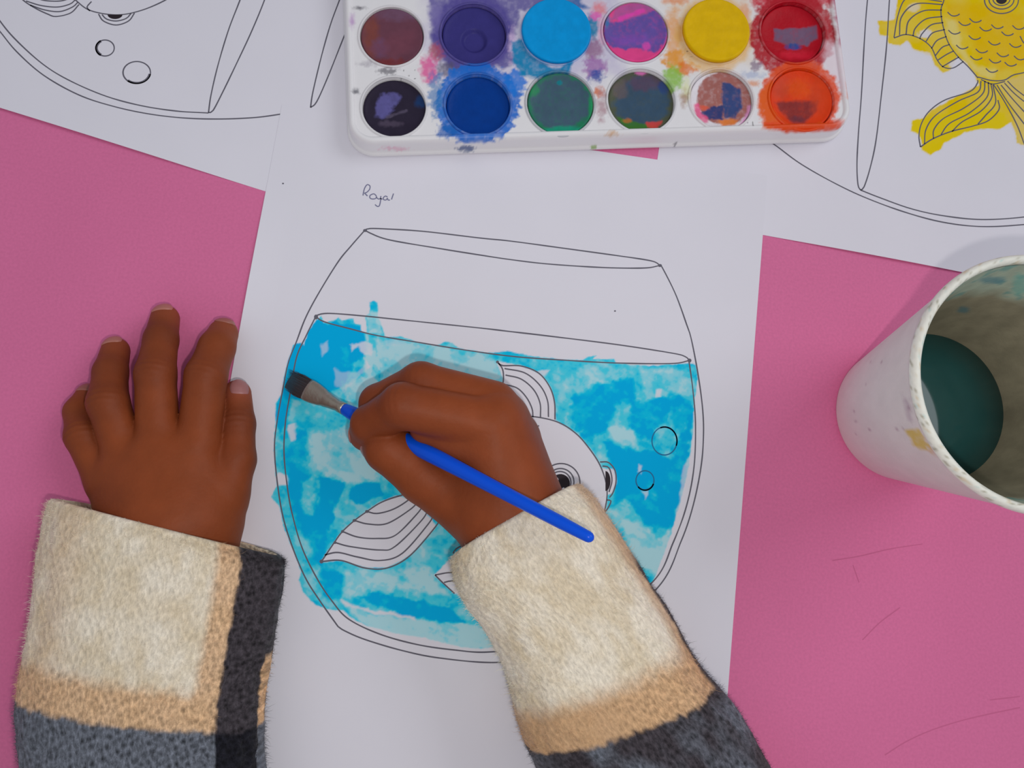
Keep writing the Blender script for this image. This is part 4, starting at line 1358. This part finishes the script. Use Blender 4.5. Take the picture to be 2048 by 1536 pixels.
V = wrinkle(V, [(LI[0], LI[1], LI[2]), (LM[0], LM[1], LM[2]), (LR[0], LR[1], LR[2]), (LL[0], LL[1], LL[2]), (LT[1], LT[2], LT[3])])
BASE = (122, 59, 30)
DARK = (76, 34, 24)
cl = skin_colors(V, [(LI[1], .3), (LM[1], .35), (LR[1], .35), (LL[1], .2), (LT[2], .6), (LM[2], .6), (LR[2], .5), (LI[2], .15), (LT[1], .25)], BASE, DARK,
                 [(LI[3], .5, (136, 72, 56)), (LM[3], .35, (130, 66, 52)), (LR[3], .35, (130, 66, 52)), (LT[3], .55, (146, 78, 64)), (LL[3], .4, (118, 58, 46))])
hand = mesh_obj('hand', V, F, M_SKIN, person, col=cl)
hand['label'] = 'left hand resting with fingers spread'
UPV = np.array([0, 0, 1.0])
for f, l0, l1, w, roll, cc in ((LI, 0.2, 1.0, 50, 0.1, (138, 82, 70)), (LM, -0.1, 0.98, 52, -0.05, (156, 98, 86)), (LR, -0.1, 0.98, 52, -0.12, (152, 96, 84)),
                             (LL, -0.1, 0.95, 50, -0.3, (138, 82, 72)), (LT, -0.5, 0.85, 42, 0.5, (142, 92, 90))):
    nail_mesh(hand, f[2][0], f[3][0], f[3][1], UPV, roll, w, l0, l1, cc)

# --- right hand, closed on the brush
RI = [J(985, 850, 40, 9.3), J(806, 812, 44, 8.0), J(741, 848, 31, 6.9), J(733, 868, 25, 6.4)]
RM = [J(985, 812, 34, 9.3), J(842, 769, 36, 8.0), J(757, 806, 25, 6.9), J(745, 850, 17, 6.0)]
RR_ = [J(1000, 835, 27, 9.0), J(865, 815, 23, 7.8), J(800, 850, 14, 6.8), J(830, 880, 9, 5.8)]
RL = [J(1030, 870, 20, 8.5), J(910, 860, 13, 7.0), J(860, 900, 8, 6.0), J(890, 925, 7, 5.2)]
RT_ = [J(945, 1012, 26, 12.5), J(850, 953, 27, 10.0), J(777, 896, 29, 8.8), J(764, 886, 26, 7.8)]
palm = [[J(1010, 1015, 31, 15), J(985, 855, 39, 10.0)], [J(1025, 1010, 29, 15), J(988, 835, 35, 10)], [J(1040, 1000, 25, 14), J(1005, 845, 28, 10)],
        [J(1040, 995, 21, 13), J(1030, 880, 20, 9)], [J(1000, 1020, 28, 15), J(945, 1000, 26, 12.5)], [J(960, 960, 22, 14), J(950, 900, 26, 12)],
        [J(880, 925, 20, 10), J(950, 895, 26, 11)], [J(862, 850, 35, 7.5), J(930, 872, 34, 9), J(985, 890, 34, 10)]]
arm = [J(1012, 1030, 29, 16.0), J(1045, 1090, 28, 15.5), J(1110, 1190, 27, 15), J(1170, 1290, 27, 15)]
V, F = build_hand([RI, RM, RR_, RL, RT_], palm, arm, 0.00062, 0.006, (0.0025, 0.002, 0.003, 0.003, 0.0025), 0.0008)
V = wrinkle(V, [(RI[0], RI[1], RI[2]), (RM[0], RM[1], RM[2])], 0.00007)
cl = skin_colors(V, [(RI[1], .3), (RM[1], .3), (RI[2], .2), (RM[2], .2)], BASE, DARK,
                 [(RI[3], .4, (126, 62, 50)), (RM[3], .4, (120, 58, 48))])
hand2 = mesh_obj('hand', V, F, M_SKIN, person, col=cl)
hand2['label'] = 'right hand closed round the brush handle'
for f, up in ((RI, (-0.55, 0.3, 0.3)), (RM, (-0.6, 0.4, 0.2)), (RT_, (-0.6, -0.3, 0.2))):
    nail_mesh(hand2, f[2][0], f[3][0], f[3][1], np.array(up), 0, 50, -0.2, 0.9, (150, 90, 78))


# --- sleeves
def sleeve(keys, ext, nv, nu, colfn, thick, seed, label, nstrand):
    """keys: (leftpx, leftpy, rightpx, rightpy, z_bottom mm, z_top mm, push of crown along the arm mm)"""
    K = np.array(keys, float)
    zmk = 0.5 * (K[:, 4] + K[:, 5]) / 1000
    KW = np.c_[P(K[:, 0], K[:, 1], zmk), P(K[:, 2], K[:, 3], zmk), K[:, 4:] / 1000]
    # the forearm goes on past the picture at its own width
    m1 = 0.5 * (KW[-1, :3] + KW[-1, 3:6])
    m0 = 0.5 * (KW[-2, :3] + KW[-2, 3:6])
    go = (m1 - m0) * [1, 1, 0]
    go /= np.linalg.norm(go)
    for dd, zb_, zt_ in ext:
        q = KW[len(K) - 1].copy()
        q[:3] += go * dd
        q[3:6] += go * dd
        q[2] = q[5] = 0.5 * (zb_ + zt_)
        q[6:] = (zb_, zt_, 0)
        KW = np.vstack([KW, q])
    K = KW
    tt = np.linspace(0, 1, nv)
    pos = tt * (len(K) - 1)
    Q = np.vstack([2 * K[0] - K[1], K, 2 * K[-1] - K[-2]])
    i = np.minimum(pos.astype(int), len(K) - 2)
    f = (pos - i)[:, None]
    a, b, c, d = Q[i], Q[i + 1], Q[i + 2], Q[i + 3]
    S = 0.5 * (2 * b + (c - a) * f + (2 * a - 5 * b + 4 * c - d) * f ** 2 + (3 * b - a - 3 * c + d) * f ** 3)
    zb, ztp = S[:, 6], S[:, 7]
    Lp, Rp = S[:, :3], S[:, 3:6]
    mid = 0.5 * (Lp + Rp)
    half = 0.5 * (Rp - Lp)
    hz_ = 0.5 * (ztp - zb)
    axis = np.gradient(mid, axis=0)
    axis /= np.linalg.norm(axis, axis=1)[:, None]
    dist = np.concatenate([[0], np.cumsum(np.linalg.norm(np.diff(mid, axis=0), axis=1))])
    th = np.linspace(0, 2 * np.pi, nu, endpoint=False)
    ce, se = np.cos(th), np.sin(th)
    e = 0.82
    cx_ = np.sign(ce) * np.abs(ce) ** e
    sz_ = np.sign(se) * np.abs(se) ** e
    push = S[:, 8]

    def ring(k, shrink, off=0.0):
        hw = np.linalg.norm(half[k])
        hh = half[k] / hw
        p = mid[k] + hh * (cx_ * (hw - shrink))[:, None] + np.array([0, 0, 1.0]) * (sz_ * max(hz_[k] - shrink, 0.001))[:, None]
        p = p - axis[k] * (push[k] * np.clip(sz_, 0, 1) - off)[:, None] if np.ndim(off) else p - axis[k] * (push[k] * np.clip(sz_, 0, 1))[:, None] + axis[k] * off
        return p

    rows = []
    vv = []
    kin = np.linspace(int(nv * 0.16), 0, 14).astype(int)
    for k in kin:
        rows.append(ring(k, thick * 1.9))
        vv.append(-dist[k] - 0.003)
    rows.append(ring(0, thick * 1.5, -0.0006))
    vv.append(-0.002)
    rows.append(ring(0, thick * 1.0, -0.0011))
    vv.append(-0.0012)
    rows.append(ring(0, thick * 0.4, -0.0008))
    vv.append(-0.0006)
    n_in = len(rows)
    for k in range(nv):
        rows.append(ring(k, 0.0))
        vv.append(dist[k])
    rows = np.array(rows)
    vv = np.array(vv)
    # soft folds and lumps
    U = np.linspace(0, 1, nu, endpoint=False)
    Vn, Un = np.meshgrid(vv, U, indexing='ij')
    lump = 0.0011 * fbm(Vn * 40, np.sin(2 * np.pi * Un) * 2.2, seed, 3) + 0.0005 * fbm(Vn * 160, np.sin(2 * np.pi * Un) * 7, seed + 1, 2)
    nrm_ = np.zeros_like(rows)
    nrm_[..., 2] = sz_[None, :]
    hh = (Rp - Lp) / np.linalg.norm(Rp - Lp, axis=1)[:, None]
    kk = np.concatenate([kin, [0, 0, 0], np.arange(nv)])
    nrm_ += hh[kk][:, None, :] * cx_[None, :, None]
    rows = rows + nrm_ * (lump * (np.arange(len(rows)) >= n_in - 3)[:, None])[..., None]
    rows[..., 2] = np.maximum(rows[..., 2], 0.0009)
    m_, n_ = rows.shape[:2]
    V = rows.transpose(1, 0, 2).reshape(-1, 3)
    F = [tuple(f_) for f_ in grid_faces(n_, m_, wrap=True)]
    F.append(tuple(j * m_ + m_ - 1 for j in range(n_)))
    s01 = 0.5 * (1 + cx_)
    SS = np.repeat(s01[:, None], m_, 1).ravel()
    VV = np.repeat(vv[None, :], n_, 0).ravel()
    top = np.repeat((sz_ > -0.35)[:, None], m_, 1).ravel()
    width = np.linalg.norm(Rp - Lp, axis=1).mean()
    col, weave = colfn(SS, VV, V)
    outside = VV >= -0.0015
    col = np.where(outside[:, None], col, CREAM)
    o = mesh_obj('sleeve', V, F, M_WOOL, person, col=col, uv=np.stack([SS * width, VV], 1))
    at = o.data.attributes.new('weave', 'FLOAT', 'POINT')
    at.data.foreach_set('value', weave.astype(np.float32))
    o['label'] = label
    # loose wool fibres
    N = nrm_.transpose(1, 0, 2).reshape(-1, 3)
    N /= np.linalg.norm(N, axis=1)[:, None] + 1e-9
    cand = np.where((VV > -0.001) & (V[:, 2] > 0.003) & (VV < 0.17))[0]
    pick = rng.choice(cand, nstrand)
    p0 = V[pick] + rng.normal(size=(nstrand, 3)) * 0.0002
    tg = rng.normal(size=(nstrand, 3))
    dr = N[pick] * rng.uniform(0.15, 0.8, (nstrand, 1)) + 0.6 * tg / np.linalg.norm(tg, axis=1)[:, None]
    ln_ = rng.gamma(3.0, 0.00034, (nstrand, 1))
    p1 = p0 + dr * ln_ * 0.6 + rng.normal(size=(nstrand, 3)) * 0.0001
    p2 = p1 + (dr + rng.normal(size=(nstrand, 3)) * 0.5) * ln_ * 0.5
    side = np.cross(dr, rng.normal(size=(nstrand, 3)))
    side /= np.linalg.norm(side, axis=1)[:, None]
    w_ = 0.000045
    Vf = np.stack([p0 - side * w_, p0 + side * w_, p1 + side * w_ * 0.8, p1 - side * w_ * 0.8, p2], 1).reshape(-1, 3)
    Vf[:, 2] = np.maximum(Vf[:, 2], 0.0006)
    b_ = np.arange(nstrand) * 5
    Ff = [tuple(x) for x in np.stack([b_, b_ + 1, b_ + 2, b_ + 3], 1)] + [tuple(x) for x in np.stack([b_ + 3, b_ + 2, b_ + 4], 1)]
    gl_ = rng.uniform(0.75, 1.3, (nstrand, 1))
    cf = np.repeat(np.clip(col[pick] * gl_ + (gl_ > 1.1) * 0.025, 0, 0.9), 5, 0)
    fz = mesh_obj('wool_fuzz', Vf, Ff, M_WOOLS, o, col=cf, smooth=False)
    fz['kind'] = 'stuff'
    return o


CREAM = A(195, 181, 156)
CREAM2 = A(209, 200, 183)
TAN = A(176, 141, 105)
DGREY = A(50, 46, 50)
BLK = A(20, 20, 26)
GREY = A(80, 84, 92)


def mix(a, b, k):
    return a * (1 - k[:, None]) + b * k[:, None]


def left_cols(S, Vd_, XYZ):
    X, Y = proj(XYZ)
    j = 0.006 * fbm(S * 40, Vd_ * 300, 230, 2)
    jj = 0.0012 * fbm(S * 40, Vd_ * 300, 232, 2)
    s = S + j
    v = Vd_ + jj + 0.006 * (S - 0.4)
    v = np.where(v < 0.112, v, (v - 0.112) % 0.112)
    ku = sst(0.755, 0.80, s)
    kb = sst(0.855, 0.868, s)
    kt = sst(0.991, 0.997, s) * sst(0.036, 0.040, Vd_)
    vt = sst(0.046, 0.052, v - 0.010 * (S - 0.4))
    vb = sst(0.0600, 0.0620, v - 0.010 * (S - 0.4))
    n = fbm(S * 14, Vd_ * 120, 234, 3)
    cream = mix(np.broadcast_to(CREAM, (len(S), 3)), CREAM2[None].repeat(len(S), 0), np.clip(0.5 + n, 0, 1))
    edge = np.exp(-((S - 0.16) / 0.10) ** 2) * 0.35
    cream = mix(cream, np.broadcast_to(TAN, cream.shape), edge)
    c = mix(cream, np.broadcast_to(TAN, cream.shape), np.clip(ku + vt, 0, 1) * 0.85)
    c = mix(c, np.broadcast_to(DGREY, cream.shape), kb * (1 - kt))
    c = mix(c, np.broadcast_to(TAN, cream.shape), kt)
    dark = np.where((kb * (1 - kt) > 0.5)[:, None], BLK, np.broadcast_to(GREY, cream.shape))
    c = mix(c, dark, vb)
    # beyond the frame the checks repeat
    weave = np.clip(0.10 + 0.40 * np.clip(ku + vt, 0, 1) + 0.6 * np.maximum(kb, vb), 0, 1)
    return c, weave


def right_cols(S, Vd_, XYZ):
    j = 0.006 * fbm(S * 40, Vd_ * 300, 240, 2)
    jj = 0.0012 * fbm(S * 40, Vd_ * 300, 242, 2)
    s = S + j
    v = Vd_ + jj + 0.017 * (S - 0.2)
    v = np.where(v < 0.119, v, (v - 0.119 + 0.03) % 0.119)
    kb = sst(0.955, 0.975, s) * sst(0.034, 0.040, v)
    vt = sst(0.061, 0.070, v)
    vb = sst(0.0790, 0.0815, v)
    v2 = 0 * v
    n = fbm(S * 12, Vd_ * 100, 244, 3)
    cream = mix(np.broadcast_to(CREAM, (len(S), 3)), CREAM2[None].repeat(len(S), 0), np.clip(0.5 + 1.2 * n, 0, 1))
    cream = mix(cream, np.broadcast_to(TAN, cream.shape), sst(0.88, 0.95, S) * 0.7)
    c = mix(cream, np.broadcast_to(TAN, cream.shape), vt * 0.95)
    c = mix(c, np.broadcast_to(DGREY, cream.shape), kb)
    dk = mix(np.broadcast_to(DGREY, cream.shape), np.broadcast_to(GREY, cream.shape), np.clip(0.4 + 1.3 * fbm(S * 9, Vd_ * 70, 246, 2), 0, 1))
    c = mix(c, dk, vb)
    c = mix(c, np.broadcast_to(A(186, 160, 130), cream.shape), v2)
    weave = np.clip(0.08 + 0.35 * vt * sst(0.3, 0.7, S) + 0.7 * vb, 0, 1)
    return c, weave


LS = [(112, 1003, 562, 1118, 1, 37, 1.0), (98, 1060, 566, 1140, 1, 39, 0.5), (78, 1190, 547, 1265, 1, 41, 0), (60, 1310, 530, 1360, 1, 42, 0), (48, 1420, 524, 1450, 1, 44, 0), (58, 1560, 534, 1570, 1, 48, 0)]
EXT = [(0.05, 0.001, 0.053), (0.11, 0.001, 0.060), (0.17, 0.002, 0.066), (0.21, 0.006, 0.068), (0.228, 0.016, 0.058)]
sleeve(LS, EXT, 400, 260, left_cols, 0.0016, 250, 'cream, tan and black checked wool sleeve with a wide cuff', 36000)
RS = [(905, 1118, 1160, 972, 8, 50, 2.0), (912, 1165, 1200, 1015, 8, 52, 1.5), (935, 1215, 1268, 1120, 7, 54, 0.5), (985, 1290, 1330, 1215, 5, 55, 0), (1015, 1365, 1392, 1320, 4, 56, 0), (1040, 1460, 1470, 1415, 3, 57, 0), (1080, 1545, 1535, 1535, 3, 60, 0)]
sleeve(RS, EXT, 420, 260, right_cols, 0.0016, 260, 'cream and tan wool sleeve with a charcoal band, bent over the drawing', 36000)
